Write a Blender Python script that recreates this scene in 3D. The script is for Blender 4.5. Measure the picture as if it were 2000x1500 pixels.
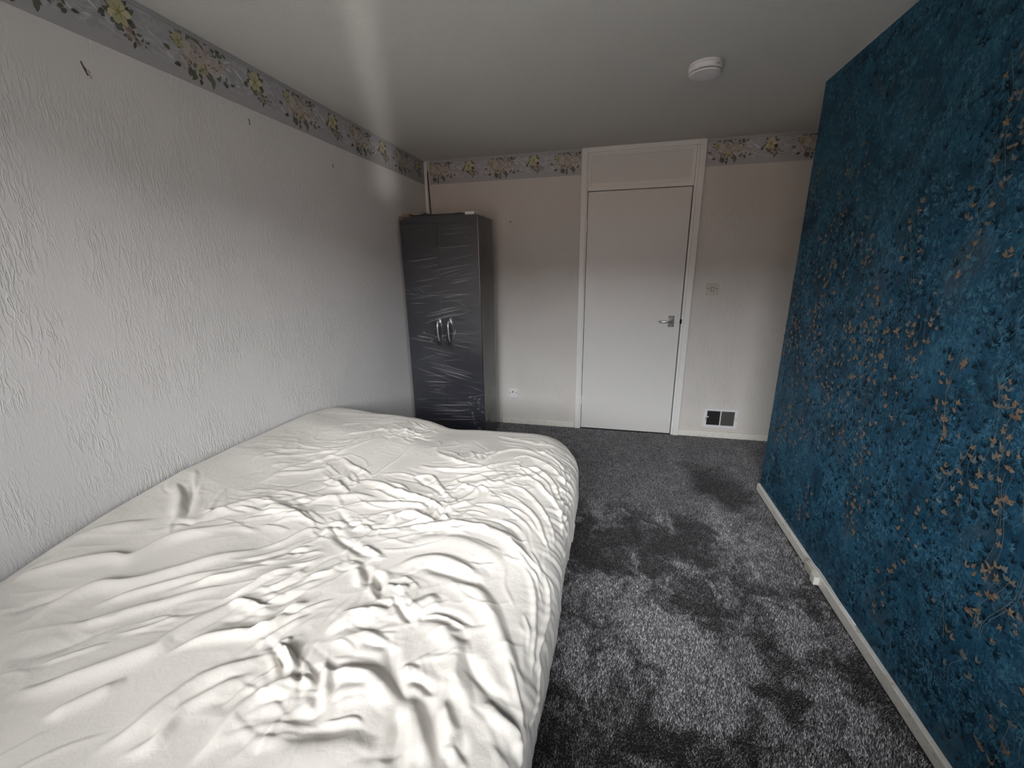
import bpy, bmesh, math, random
import numpy as np
from mathutils import Vector, Matrix

for o in list(bpy.data.objects):
    bpy.data.objects.remove(o, do_unlink=True)
scene = bpy.context.scene
C = scene.collection
PI = math.pi

# ------------------------------------------------------------------ room size
XL, XR, YB, H, YE = -1.61, 1.0, 3.60, 2.306, 2.724   # left wall, blue wall, back wall, ceiling, end of blue wall
YW = -0.42                                            # window wall, behind the camera
XA = 1.95                                             # end of the little lobby beyond the blue wall
WX0, WX1, WZ0, WZ1 = -1.25, 0.75, 0.88, 2.08          # window opening

# ------------------------------------------------------------------ camera
def make_camera():
    f, yaw, pitch, roll, h = 804.89, -0.23726, -0.27308, -0.015256, 1.4191
    cy, sy = math.cos(yaw), math.sin(yaw)
    fwd = Vector((sy*math.cos(pitch), cy*math.cos(pitch), math.sin(pitch)))
    r0 = Vector((cy, -sy, 0)); u0 = r0.cross(fwd)
    r = math.cos(roll)*r0 + math.sin(roll)*u0
    u = -math.sin(roll)*r0 + math.cos(roll)*u0
    cam = bpy.data.cameras.new('camera')
    cam.sensor_fit = 'HORIZONTAL'; cam.sensor_width = 36.0
    cam.lens = f/2000*36.0; cam.clip_start = 0.02
    o = bpy.data.objects.new('camera', cam); C.objects.link(o)
    o.matrix_world = Matrix(((r.x, u.x, -fwd.x, 0), (r.y, u.y, -fwd.y, 0), (r.z, u.z, -fwd.z, h), (0, 0, 0, 1)))
    scene.camera = o
make_camera()

# ------------------------------------------------------------------ daylight
world = bpy.data.worlds.new('overcast_sky'); scene.world = world
world.use_nodes = True
wn = world.node_tree
bg = wn.nodes['Background']
bg.inputs['Color'].default_value = (0.975, 0.983, 1.0, 1)
bg.inputs['Strength'].default_value = 23.0

def add_light(name, kind, loc, rot, **kw):
    l = bpy.data.lights.new(name, kind)
    for k, v in kw.items():
        if k == 'portal': l.cycles.is_portal = True
        else: setattr(l, k, v)
    o = bpy.data.objects.new(name, l); C.objects.link(o)
    o.location = loc; o.rotation_euler = rot
    return o
# the window opening, marked for the renderer so the sky is sampled through it
add_light('window_portal', 'AREA', ((WX0+WX1)/2, YW-0.13, (WZ0+WZ1)/2), (PI/2, 0, 0), shape='RECTANGLE', size=WX1-WX0, size_y=WZ1-WZ0, portal=True)
# sunlight thrown up through the window by a bright pane across the road: a thin pale streak on ceiling and wall
def glint():
    d = Vector((-0.453*math.cos(0.262), 0.891*math.cos(0.262), math.sin(0.262)))
    q = d.to_track_quat('-Z', 'Y')
    o = add_light('sun_glint', 'AREA', (0.178, YW-0.16, 1.38), (0, 0, 0), shape='RECTANGLE', size=0.085, size_y=1.25, energy=0.19, spread=math.radians(3.5), color=(1.0, 0.93, 0.86))
    o.rotation_euler = q.to_euler()
glint()
vs = scene.view_settings
vs.view_transform = 'Standard'; vs.look = 'None'; vs.exposure = 0.0; vs.gamma = 1.0
vs.use_curve_mapping = False

# ------------------------------------------------------------------ material helpers
def mat(name, color=(0.8, 0.8, 0.8), rough=0.6, metal=0.0, spec=0.5, **kw):
    m = bpy.data.materials.new(name); m.use_nodes = True
    b = m.node_tree.nodes['Principled BSDF']
    b.inputs['Base Color'].default_value = (*color, 1)
    b.inputs['Roughness'].default_value = rough
    b.inputs['Metallic'].default_value = metal
    b.inputs['Specular IOR Level'].default_value = spec
    for k, v in kw.items(): b.inputs[k].default_value = v
    return m

class NT:
    """short-hand for building node trees"""
    def __init__(s, m):
        s.t = m.node_tree; s.n = s.t.nodes; s.l = s.t.links; s.b = s.n['Principled BSDF']
        s.out = s.n['Material Output']
    def node(s, typ, **kw):
        n = s.n.new(typ)
        for k, v in kw.items(): setattr(n, k, v)
        return n
    def set(s, n, key, v):
        if hasattr(v, 'is_linked') or isinstance(v, bpy.types.NodeSocket): s.l.new(v, n.inputs[key])
        else: n.inputs[key].default_value = v
    def coord(s, scale=(1, 1, 1), rot=(0, 0, 0)):
        tc = s.node('ShaderNodeTexCoord'); mp = s.node('ShaderNodeMapping')
        s.l.new(tc.outputs['Object'], mp.inputs['Vector'])
        mp.inputs['Scale'].default_value = scale; mp.inputs['Rotation'].default_value = rot
        return mp.outputs['Vector']
    def noise(s, vec, scale=1, detail=2, rough=0.5, dist=0.0):
        n = s.node('ShaderNodeTexNoise')
        s.l.new(vec, n.inputs['Vector'])
        n.inputs['Scale'].default_value = scale; n.inputs['Detail'].default_value = detail
        n.inputs['Roughness'].default_value = rough; n.inputs['Distortion'].default_value = dist
        return n.outputs['Fac']
    def math(s, op, a, b=0.0, clamp=False):
        n = s.node('ShaderNodeMath', operation=op); n.use_clamp = clamp
        s.set(n, 0, a); s.set(n, 1, b)
        return n.outputs[0]
    def ramp(s, fac, stops, interp='LINEAR'):
        n = s.node('ShaderNodeValToRGB'); cr = n.color_ramp; cr.interpolation = interp
        while len(cr.elements) < len(stops): cr.elements.new(0.5)
        for e, (p, c) in zip(cr.elements, stops):
            e.position = p; e.color = (*c, 1) if len(c) == 3 else c
        s.l.new(fac, n.inputs['Fac'])
        return n.outputs['Color']
    def mix(s, fac, a, b, blend='MIX'):
        n = s.node('ShaderNodeMix', data_type='RGBA', blend_type=blend)
        s.set(n, 0, fac)
        for i, v in ((6, a), (7, b)):
            if isinstance(v, bpy.types.NodeSocket): s.l.new(v, n.inputs[i])
            else: n.inputs[i].default_value = (*v, 1)
        return n.outputs[2]
    def bump(s, h, dist=0.001, strength=1.0, normal=None):
        n = s.node('ShaderNodeBump'); n.inputs['Distance'].default_value = dist
        n.inputs['Strength'].default_value = strength
        s.l.new(h, n.inputs['Height'])
        if normal: s.l.new(normal, n.inputs['Normal'])
        return n.outputs['Normal']
    def color(s, v): s.l.new(v, s.b.inputs['Base Color'])
    def normal(s, v): s.l.new(v, s.b.inputs['Normal'])
    def attr(s, name):
        n = s.node('ShaderNodeAttribute'); n.attribute_name = name
        return n.outputs['Color']

# ------------------------------------------------------------------ mesh helpers
def link(name, me, material=None, parent=None, smooth=False):
    o = bpy.data.objects.new(name, me); C.objects.link(o)
    if material is not None: me.materials.append(material)
    if parent is not None: o.parent = parent
    if smooth:
        me.polygons.foreach_set('use_smooth', [True]*len(me.polygons))
    return o
def obj(name, bm, material, parent=None, smooth=False, bevel=0.0, seg=2):
    if bevel > 0:
        bmesh.ops.bevel(bm, geom=list(bm.edges), offset=bevel, segments=seg, profile=0.5, affect='EDGES', clamp_overlap=True)
    bmesh.ops.recalc_face_normals(bm, faces=list(bm.faces))
    me = bpy.data.meshes.new(name); bm.to_mesh(me); bm.free()
    return link(name, me, material, parent, smooth)
def box(bm, x0, x1, y0, y1, z0, z1):
    v = [bm.verts.new(p) for p in ((x0, y0, z0), (x1, y0, z0), (x1, y1, z0), (x0, y1, z0), (x0, y0, z1), (x1, y0, z1), (x1, y1, z1), (x0, y1, z1))]
    for f in ((0, 3, 2, 1), (4, 5, 6, 7), (0, 1, 5, 4), (1, 2, 6, 5), (2, 3, 7, 6), (3, 0, 4, 7)):
        bm.faces.new([v[i] for i in f])
    return bm
def boxes(*bs):
    bm = bmesh.new()
    for b in bs: box(bm, *b)
    return bm
def lathe(prof, n=32, axis='Z'):
    bm = bmesh.new(); rings = []
    for r, z in prof:
        if r < 1e-6: rings.append([bm.verts.new((0, 0, z))])
        else: rings.append([bm.verts.new((r*math.cos(2*PI*i/n), r*math.sin(2*PI*i/n), z)) for i in range(n)])
    for a, b in zip(rings, rings[1:]):
        for i in range(n):
            j = (i+1) % n
            if len(a) == 1 and len(b) == 1: continue
            if len(a) == 1: bm.faces.new((a[0], b[i], b[j]))
            elif len(b) == 1: bm.faces.new((a[i], b[0], a[j]))
            else: bm.faces.new((a[i], b[i], b[j], a[j]))
    if axis == 'Y':   # axis pointing towards -y
        bmesh.ops.rotate(bm, verts=bm.verts, cent=(0, 0, 0), matrix=Matrix.Rotation(PI/2, 3, 'X'))
    return bm
def tube(bm, pts, rad, n=10, flat=1.0):
    pts = [Vector(p) for p in pts]; rings = []
    up = Vector((0.3, 0.2, 1)).normalized()
    for i, p in enumerate(pts):
        d = (pts[min(i+1, len(pts)-1)] - pts[max(i-1, 0)]).normalized()
        a = d.cross(up)
        if a.length < 1e-4: a = d.cross(Vector((1, 0, 0)))
        a.normalize(); b = d.cross(a).normalized()
        r = rad[i] if isinstance(rad, (list, tuple)) else rad
        rings.append([bm.verts.new(p + a*r*math.cos(2*PI*k/n) + b*r*flat*math.sin(2*PI*k/n)) for k in range(n)])
    for a, b in zip(rings, rings[1:]):
        for k in range(n): bm.faces.new((a[k], a[(k+1) % n], b[(k+1) % n], b[k]))
    bm.faces.new(rings[0]); bm.faces.new(list(reversed(rings[-1])))
    return bm
def empty(name, loc=(0, 0, 0)):
    o = bpy.data.objects.new(name, None); C.objects.link(o); o.location = loc
    o.empty_display_size = 0.1
    return o
def tag(o, label=None, cat=None, group=None, kind=None):
    if label: o['label'] = label
    if cat: o['category'] = cat
    if group: o['group'] = group
    if kind: o['kind'] = kind
    return o
def move(bm, x, y, z):
    bmesh.ops.translate(bm, verts=bm.verts, vec=(x, y, z)); return bm
def mesh_np(name, V, F, colors=None):
    """fast mesh from numpy arrays: V (n,3), F (m,k) with one k"""
    me = bpy.data.meshes.new(name); V = np.asarray(V, np.float32); F = np.asarray(F, np.int32)
    m, k = F.shape
    me.vertices.add(len(V)); me.vertices.foreach_set('co', V.ravel())
    me.loops.add(m*k); me.loops.foreach_set('vertex_index', F.ravel())
    me.polygons.add(m); me.polygons.foreach_set('loop_start', np.arange(0, m*k, k, dtype=np.int32))
    if colors is not None:
        at = me.color_attributes.new('Col', 'FLOAT_COLOR', 'POINT')
        c4 = np.concatenate([np.asarray(colors, np.float32), np.ones((len(V), 1), np.float32)], 1)
        at.data.foreach_set('color', c4.ravel())
    me.update(calc_edges=True); me.validate()
    return me
def sm(a, b, x):
    t = np.clip((x-a)/(b-a), 0, 1); return t*t*(3-2*t)
def vnoise(x, y, seed=0):
    """smooth value noise on numpy arrays, range 0..1"""
    xi = np.floor(x).astype(np.int64); yi = np.floor(y).astype(np.int64)
    fx = x-xi; fy = y-yi; fx = fx*fx*(3-2*fx); fy = fy*fy*(3-2*fy)
    def h(a, b):
        n = (a*374761393 + b*668265263 + seed*1442695041) & 0x7fffffff
        n = ((n ^ (n >> 13))*1274126177) & 0x7fffffff
        return ((n ^ (n >> 16)) & 0xffff)/65535.0
    return (h(xi, yi)*(1-fx)+h(xi+1, yi)*fx)*(1-fy) + (h(xi, yi+1)*(1-fx)+h(xi+1, yi+1)*fx)*fy

# ------------------------------------------------------------------ materials
def make_textured_paper(name, col, dirt, axis, amount):
    """blown vinyl paper with long wavy drips; axis = which horizontal axis runs along the wall"""
    m = mat(name, col, 0.62, spec=0.35); t = NT(m)
    sc = (1, 100, 17) if axis == 'y' else (100, 1, 17)
    v = t.coord(sc)
    n = t.noise(v, 1.0, 1.5, 0.5, 0.7)
    ridge = t.math('SUBTRACT', 1.0, t.math('ABSOLUTE', t.math('MULTIPLY', t.math('SUBTRACT', n, 0.54), 10.0)), clamp=True)
    ridge = t.math('POWER', ridge, 1.2)
    n2 = t.noise(t.coord((150, 150, 60)), 1.0, 2, 0.6)
    mask = t.ramp(t.noise(t.coord((7, 7, 5)), 1, 2), [(0.38, (0.12,)*3), (0.62, (1,)*3)])
    h = t.math('ADD', t.math('MULTIPLY', ridge, mask), t.math('MULTIPLY', n2, 0.30))
    t.normal(t.bump(h, amount, 1.0))
    big = t.noise(t.coord((1.3, 1.3, 1.0)), 1, 3)
    t.color(t.mix(t.ramp(big, [(0.35, (0,)*3), (0.75, (1,)*3)]), col, dirt))
    return m, t

M = {}
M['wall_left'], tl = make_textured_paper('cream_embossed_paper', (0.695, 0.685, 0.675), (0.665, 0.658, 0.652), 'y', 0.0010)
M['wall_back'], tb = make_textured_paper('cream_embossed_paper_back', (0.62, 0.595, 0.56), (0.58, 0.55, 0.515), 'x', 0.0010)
def ceiling_mat():
    m = mat('stippled_ceiling_paint', (0.60, 0.585, 0.56), 0.8, spec=0.2); t = NT(m)
    n = t.noise(t.coord((210,)*3), 1, 2, 0.6)
    t.normal(t.bump(n, 0.0018, 1.0))
    big = t.noise(t.coord((1.1,)*3), 1, 3)
    t.color(t.mix(big, (0.62, 0.61, 0.585), (0.67, 0.655, 0.63)))
    return m
M['ceiling'] = ceiling_mat()
M['paint'] = mat('white_gloss_paint', (0.74, 0.735, 0.715), 0.38)
M['door'] = mat('white_door_paint', (0.66, 0.65, 0.63), 0.42)
def worn_paint():
    m = mat('worn_white_gloss', (0.74, 0.72, 0.66), 0.4); t = NT(m)
    n = t.noise(t.coord((30, 30, 60)), 1, 4, 0.65)
    t.color(t.mix(t.ramp(n, [(0.55, (0,)*3), (0.72, (1,)*3)]), (0.74, 0.72, 0.66), (0.50, 0.45, 0.37)))
    return m
M['skirt'] = worn_paint()
M['chrome'] = mat('satin_chrome', (0.72, 0.72, 0.73), 0.2, 1.0)
M['handle'] = mat('bright_aluminium', (0.88, 0.88, 0.9), 0.3, 0.55)
M['dark'] = mat('dark_gap', (0.012, 0.011, 0.01), 0.9, spec=0.05)
M['screw'] = mat('dull_screw', (0.08, 0.075, 0.07), 0.5, 0.6)
M['plastic'] = mat('white_plastic', (0.72, 0.71, 0.72), 0.35)
M['cream_plastic'] = mat('aged_cream_plastic', (0.52, 0.49, 0.41), 0.4)
M['vent_white'] = mat('white_enamel', (0.70, 0.70, 0.73), 0.35)
M['vent_dark'] = mat('dark_louvre', (0.055, 0.052, 0.05), 0.6)
M['vent_grey'] = mat('grey_louvre', (0.17, 0.17, 0.155), 0.55)
M['wardrobe'] = mat('charcoal_laminate', (0.026, 0.027, 0.037), 0.45)
M['wardrobe_side'] = mat('grey_laminate', (0.075, 0.07, 0.066), 0.5)
M['black'] = mat('black_rubber', (0.01, 0.01, 0.01), 0.5)
M['upvc'] = mat('white_window_plastic', (0.8, 0.8, 0.8), 0.3)
M['card'] = mat('brown_cardboard', (0.22, 0.16, 0.11), 0.8)
M['brick'] = mat('red_brick', (0.24, 0.15, 0.11), 0.9)
M['slate'] = mat('grey_slate', (0.07, 0.07, 0.075), 0.6)
M['tarmac'] = mat('outdoor_ground', (0.16, 0.16, 0.15), 0.9)
M['subfloor'] = mat('carpet_backing', (0.03, 0.028, 0.028), 0.95)

def glass_mat(name, gloss_rough=0.0, ior=1.5, tint=(1, 1, 1)):
    m = bpy.data.materials.new(name); m.use_nodes = True
    n = m.node_tree.nodes; l = m.node_tree.links
    n.remove(n['Principled BSDF'])
    tr = n.new('ShaderNodeBsdfTransparent'); tr.inputs['Color'].default_value = (*tint, 1)
    gl = n.new('ShaderNodeBsdfGlossy'); gl.inputs['Roughness'].default_value = gloss_rough
    mx = n.new('ShaderNodeMixShader'); fr = n.new('ShaderNodeFresnel'); fr.inputs['IOR'].default_value = ior
    l.new(fr.outputs[0], mx.inputs[0]); l.new(tr.outputs[0], mx.inputs[1]); l.new(gl.outputs[0], mx.inputs[2])
    l.new(mx.outputs[0], n['Material Output'].inputs[0])
    return m
M['glass'] = glass_mat('window_glass')
M['film'] = glass_mat('cling_film', 0.20, ior=1.75, tint=(0.96, 0.96, 0.97))
def milky(m):
    n = m.node_tree.nodes; l = m.node_tree.links
    out = n['Material Output']; prev = out.inputs[0].links[0].from_socket
    df = n.new('ShaderNodeBsdfDiffuse'); df.inputs['Color'].default_value = (0.62, 0.62, 0.65, 1)
    at = n.new('ShaderNodeAttribute'); at.attribute_name = 'Col'
    mx = n.new('ShaderNodeMixShader')
    l.new(at.outputs['Fac'], mx.inputs[0]); l.new(prev, mx.inputs[1]); l.new(df.outputs[0], mx.inputs[2]); l.new(mx.outputs[0], out.inputs[0])
milky(M['film'])

def print_mat(name, rough=0.6, metal=0.0, spec=0.35):
    m = mat(name, rough=rough, metal=metal, spec=spec); t = NT(m)
    t.color(t.attr('Col')); return m
M['print'] = print_mat('printed_flowers')
M['blue_print'] = print_mat('printed_leaves', 0.6, 0.0, 0.22)
def border_mat():
    m = mat('border_paper', (0.40, 0.40, 0.41), 0.6, spec=0.3); t = NT(m)
    n = t.noise(t.coord((22, 22, 40)), 1, 4, 0.65, 1.2)
    c = t.mix(t.ramp(n, [(0.40, (0,)*3), (0.68, (1,)*3)]), (0.35, 0.35, 0.37), (0.50, 0.50, 0.52))
    t.color(c); return m
M['border'] = border_mat()
M['border_band'] = mat('border_plain_band', (0.40, 0.40, 0.415), 0.6, spec=0.3)
M['border_line'] = mat('border_line', (0.25, 0.245, 0.25), 0.6, spec=0.3)
def blue_mat():
    m = mat('teal_wallpaper', (0.02, 0.09, 0.15), 0.6, spec=0.22); t = NT(m)
    v = t.coord((1, 1, 1))
    a = t.noise(v, 5.0, 6, 0.62, 0.8)
    b = t.noise(t.coord((36, 36, 24), (0.5, 0, 0)), 1.0, 5, 0.7, 3.2)
    c = t.noise(t.coord((60, 60, 38), (-0.6, 0, 0)), 1.0, 3, 0.6, 2.0)
    base = t.ramp(a, [(0.36, (0.006, 0.032, 0.058)), (0.50, (0.010, 0.060, 0.112)), (0.66, (0.018, 0.098, 0.170))])
    pat = t.noise(t.coord((9, 9, 7)), 1.0, 3, 0.6, 1.0)
    lite = t.math('MULTIPLY', t.ramp(b, [(0.46, (0,)*3), (0.56, (1,)*3)]), t.ramp(pat, [(0.38, (0.1,)*3), (0.62, (1,)*3)]))
    base = t.mix(t.math('MULTIPLY', lite, 0.9), base, (0.058, 0.175, 0.265))
    base = t.mix(t.math('MULTIPLY', t.ramp(c, [(0.52, (0,)*3), (0.64, (1,)*3)]), 0.6), base, (0.006, 0.024, 0.040))
    tan = t.noise(t.coord((5, 5, 4)), 1.0, 4, 0.6, 0.5)
    base = t.mix(t.math('MULTIPLY', t.math('MULTIPLY', t.ramp(tan, [(0.58, (0,)*3), (0.68, (1,)*3)]), c), 0.55), base, (0.09, 0.085, 0.075))
    t.color(base)
    t.normal(t.bump(b, 0.0004, 0.6))
    return m
M['blue'] = blue_mat()
def fabric_mat():
    m = mat('ivory_cotton', (0.70, 0.667, 0.617), 0.75, spec=0.25)
    b = m.node_tree.nodes['Principled BSDF']
    b.inputs['Sheen Weight'].default_value = 0.12
    t = NT(m)
    n = t.noise(t.coord((55, 55, 55)), 1, 4, 0.65, 0.6)
    f = t.noise(t.coord((900, 900, 900)), 1, 1)
    nb = t.bump(n, 0.0014, 0.7)
    t.normal(t.bump(f, 0.0002, 0.4, nb))
    return m
M['fabric'] = fabric_mat()
def carpet_mat():
    m = mat('grey_carpet_pile', rough=0.75, spec=0.3); t = NT(m)
    t.color(t.attr('Col'))
    b = m.node_tree.nodes['Principled BSDF']; b.inputs['Sheen Weight'].default_value = 0.25; b.inputs['Sheen Roughness'].default_value = 0.4
    return m
M['pile'] = carpet_mat()
M['divan'] = mat('divan_fabric', (0.25, 0.25, 0.26), 0.9)
M['mattress'] = mat('mattress_ticking', (0.65, 0.64, 0.62), 0.85)

# ------------------------------------------------------------------ shell
T = 0.12
def struct(name, bm, m, **k):
    return tag(obj(name, bm, m, **k), kind='structure')
struct('floor', boxes((XL-T, XA+T, YW-T, YB+T, -0.14, -0.008)), M['subfloor'])
floor = bpy.data.objects['floor']
struct('ceiling', boxes((XL-T, XA+T, YW-T, YB+T, H, H+0.12)), M['ceiling'])
wall_left = struct('wall_left', boxes((XL-T, XL, YW-T, YB+T, -0.008, H)), M['wall_left'])
DX0, DX1 = -0.225, 0.548           # door leaf
FX0, FX1 = DX0-0.012, DX1+0.012    # structural opening in the back wall
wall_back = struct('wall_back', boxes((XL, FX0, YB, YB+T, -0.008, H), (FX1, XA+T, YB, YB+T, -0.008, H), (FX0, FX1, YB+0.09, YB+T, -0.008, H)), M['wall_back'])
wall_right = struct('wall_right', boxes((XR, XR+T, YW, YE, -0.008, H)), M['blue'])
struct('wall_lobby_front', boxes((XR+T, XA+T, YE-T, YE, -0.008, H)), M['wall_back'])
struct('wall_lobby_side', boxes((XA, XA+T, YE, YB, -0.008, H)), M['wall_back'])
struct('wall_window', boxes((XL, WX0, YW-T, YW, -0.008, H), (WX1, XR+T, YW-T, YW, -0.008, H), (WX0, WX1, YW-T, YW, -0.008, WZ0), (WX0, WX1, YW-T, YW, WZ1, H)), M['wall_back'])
# window behind the camera
win = tag(empty('window_1', ((WX0+WX1)/2, YW-0.06, WZ0)), kind='structure')
def in_local(root, bm):
    return move(bm, *(-root.location))
fw = 0.055
fr = boxes((WX0, WX1, YW-0.1, YW-0.04, WZ0, WZ0+fw), (WX0, WX1, YW-0.1, YW-0.04, WZ1-fw, WZ1), (WX0, WX0+fw, YW-0.1, YW-0.04, WZ0+fw, WZ1-fw), (WX1-fw, WX1, YW-0.1, YW-0.04, WZ0+fw, WZ1-fw))
obj('window_frame', in_local(win, fr), M['upvc'], win)
for mx in (WX0+0.62, ):
    obj('mullion', in_local(win, boxes((mx-0.03, mx+0.03, YW-0.1, YW-0.04, WZ0+fw, WZ1-fw))), M['upvc'], win)
for a, b in ((WX0+fw, WX0+0.59), (WX0+0.65, WX1-fw)):
    obj('pane', in_local(win, boxes((a, b, YW-0.074, YW-0.068, WZ0+fw, WZ1-fw))), M['glass'], win)
obj('window_sill', in_local(win, boxes((WX0-0.04, WX1+0.04, YW-0.04, YW+0.07, WZ0-0.03, WZ0))), M['paint'], win)
# the street outside: ground and the terrace across the road, which hides the low sky
tag(obj('ground_outside', boxes((-40, 40, -60, YW-0.3, -3.1, -2.9)), M['tarmac']), kind='structure')
def terrace():
    root = tag(empty('terraced_house', (0, -20, -2.9)), 'brick terraced houses across the road outside the window', 'house')
    obj('brick_wall', boxes((-30, 30, -4, 3, 0, 5.2)), M['brick'], root)
    bm = bmesh.new()
    v = [bm.verts.new(p) for p in ((-30.3, 3.4, 5.2), (30.3, 3.4, 5.2), (30.3, -4.4, 5.2), (-30.3, -4.4, 5.2), (-30.3, -0.5, 7.7), (30.3, -0.5, 7.7))]
    for f in ((0, 1, 5, 4), (2, 3, 4, 5), (0, 4, 3), (1, 2, 5), (0, 3, 2, 1)): bm.faces.new([v[i] for i in f])
    obj('roof', bm, M['slate'], root)
    for x in range(-27, 28, 6):
        for z in (0.9, 3.2):
            w = obj('window', boxes((x-0.8, x+0.8, 3.0, 3.06, z, z+1.3)), M['upvc'], root)
            obj('pane', boxes((x-0.72, x+0.72, 3.06, 3.07, z+0.08, z+1.22)), M['slate'], w)
        obj('front_door', boxes((x+1.6, x+2.5, 3.0, 3.06, 0, 2.1)), M['door'], root)
terrace()

# baseboards
def skirting(name, x0, x1, y0, y1, h, m, top_axis):
    bm = boxes((x0, x1, y0, y1, -0.004, h))
    return tag(obj(name, bm, m, bevel=0.003, seg=2), kind='structure')
skirting('baseboard_back', -0.965, -0.285, YB-0.015, YB, 0.05, M['skirt'], 'x')
skirting('baseboard_back_lobby', 0.615, XA, YB-0.015, YB, 0.052, M['skirt'], 'x')
skirting('baseboard_right', XR-0.018, XR, YW, YE, 0.045, M['skirt'], 'y')
skirting('baseboard_left', XL, XL+0.015, YW, YB, 0.05, M['skirt'], 'y')

# ------------------------------------------------------------------ floral paper border
def ellipse(cx, cy, a, b, rot, n=8):
    c, s = math.cos(rot), math.sin(rot)
    return [(cx + a*math.cos(t)*c - b*math.sin(t)*s, cy + a*math.cos(t)*s + b*math.sin(t)*c) for t in (2*PI*i/n for i in range(n))]
def leafp(cx, cy, L, w, rot):
    c, s = math.cos(rot), math.sin(rot)
    pts = [(0, 0), (0.25*L, w), (0.6*L, 0.9*w), (L, 0), (0.6*L, -0.9*w), (0.25*L, -w)]
    return [(cx + x*c - y*s, cy + x*s + y*c) for x, y in pts]
def motif(rng):
    P = []
    J = lambda a: rng.uniform(-a, a)
    YEL = (0.52, 0.485, 0.30); PK = (0.42, 0.38, 0.355); GR = (0.10, 0.11, 0.08); BR = (0.22, 0.17, 0.135); PALE = (0.60, 0.59, 0.60)
    def shade(c, f): return tuple(v*f for v in c)
    def bloom(x, y, r, col, n, centre):
        for k in range(n):
            a = 2*PI*k/n + J(0.2)
            P.append((ellipse(x+0.58*r*math.cos(a), y+0.58*r*math.sin(a), r*0.5, r*0.36, a), shade(col, rng.uniform(0.78, 1.12))))
        for k in range(n):
            a = 2*PI*(k+0.5)/n + J(0.2)
            P.append((leafp(x+0.15*r*math.cos(a), y+0.15*r*math.sin(a), r*0.55, r*0.05, a), shade(col, 0.55)))
        P.append((ellipse(x, y, r*0.22, r*0.2, 0, 7), centre))
    def rose(x, y, r):
        P.append((ellipse(x, y, r, r*0.9, J(1), 10), shade(PK, 0.85)))
        for k in range(7):
            a = 2*PI*k/7 + J(0.3)
            P.append((ellipse(x+0.6*r*math.cos(a), y+0.6*r*math.sin(a), r*0.46, r*0.33, a+PI/2+J(0.3)), shade(PK, rng.uniform(0.8, 1.25))))
            P.append((leafp(x+0.35*r*math.cos(a), y+0.35*r*math.sin(a), r*0.5, r*0.07, a+1.2), shade(BR, 0.9)))
        for k in range(4):
            a = 2*PI*k/4 + J(0.4)
            P.append((ellipse(x+0.22*r*math.cos(a), y+0.22*r*math.sin(a), r*0.28, r*0.16, a+PI/2), shade(PK, rng.uniform(0.75, 1.1))))
        P.append((ellipse(x, y, r*0.13, r*0.12, 0, 6), BR))
    def leaves(x, y, n, spread, L0):
        for _ in range(n):
            a = rng.uniform(0, 2*PI); d = rng.uniform(0.2, 1)*spread
            P.append((leafp(x+d*math.cos(a), y+0.75*d*math.sin(a), rng.uniform(0.7, 1.3)*L0, L0*0.26, a+J(0.7)), shade(GR, rng.uniform(0.7, 1.5))))
    for _ in range(16):    # pale wisps between the bunches
        x = rng.uniform(-0.27, 0.27); P.append((leafp(x, rng.uniform(0.06, 0.15), rng.uniform(0.03, 0.07), 0.004, rng.uniform(-0.6, 0.6)+rng.choice((0, PI))), shade(PALE, rng.uniform(0.9, 1.1))))
    # yellow flower bunch around s = 0
    leaves(0.0, 0.112, 26, 0.046, 0.028)
    leaves(0.03, 0.075, 14, 0.034, 0.020)
    for k in range(6): P.append((ellipse(0.035+J(0.024), 0.07+J(0.016), 0.011, 0.007, J(2)), shade(BR, rng.uniform(1.2, 1.9))))
    leaves(-0.035, 0.095, 5, 0.015, 0.014); leaves(0.065, 0.062, 5, 0.014, 0.012)
    bloom(0.0, 0.122, 0.037, YEL, 7, (0.33, 0.24, 0.10))
    # rose bunch around s = 0.27
    cx = 0.2725
    leaves(cx, 0.103, 60, 0.115, 0.030)
    for k in range(10): P.append((ellipse(cx+J(0.085), 0.095+J(0.035), 0.013, 0.009, J(2)), shade(BR, rng.uniform(1.0, 1.8))))
    bloom(cx-0.075, 0.13, 0.026, shade(YEL, 0.9), 6, (0.3, 0.22, 0.1))
    rose(cx-0.012, 0.118, 0.043); rose(cx+0.058, 0.092, 0.036); rose(cx-0.056, 0.082, 0.030); rose(cx+0.100, 0.112, 0.026); rose(cx+0.045, 0.138, 0.022)
    bloom(cx+0.005, 0.068, 0.022, shade(YEL, 0.85), 6, (0.3, 0.22, 0.1))
    leaves(cx+0.12, 0.06, 6, 0.016, 0.018); leaves(cx-0.02, 0.055, 6, 0.03, 0.014); leaves(cx+0.10, 0.15, 6, 0.03, 0.016)
    return P
PER = 0.5455
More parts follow.
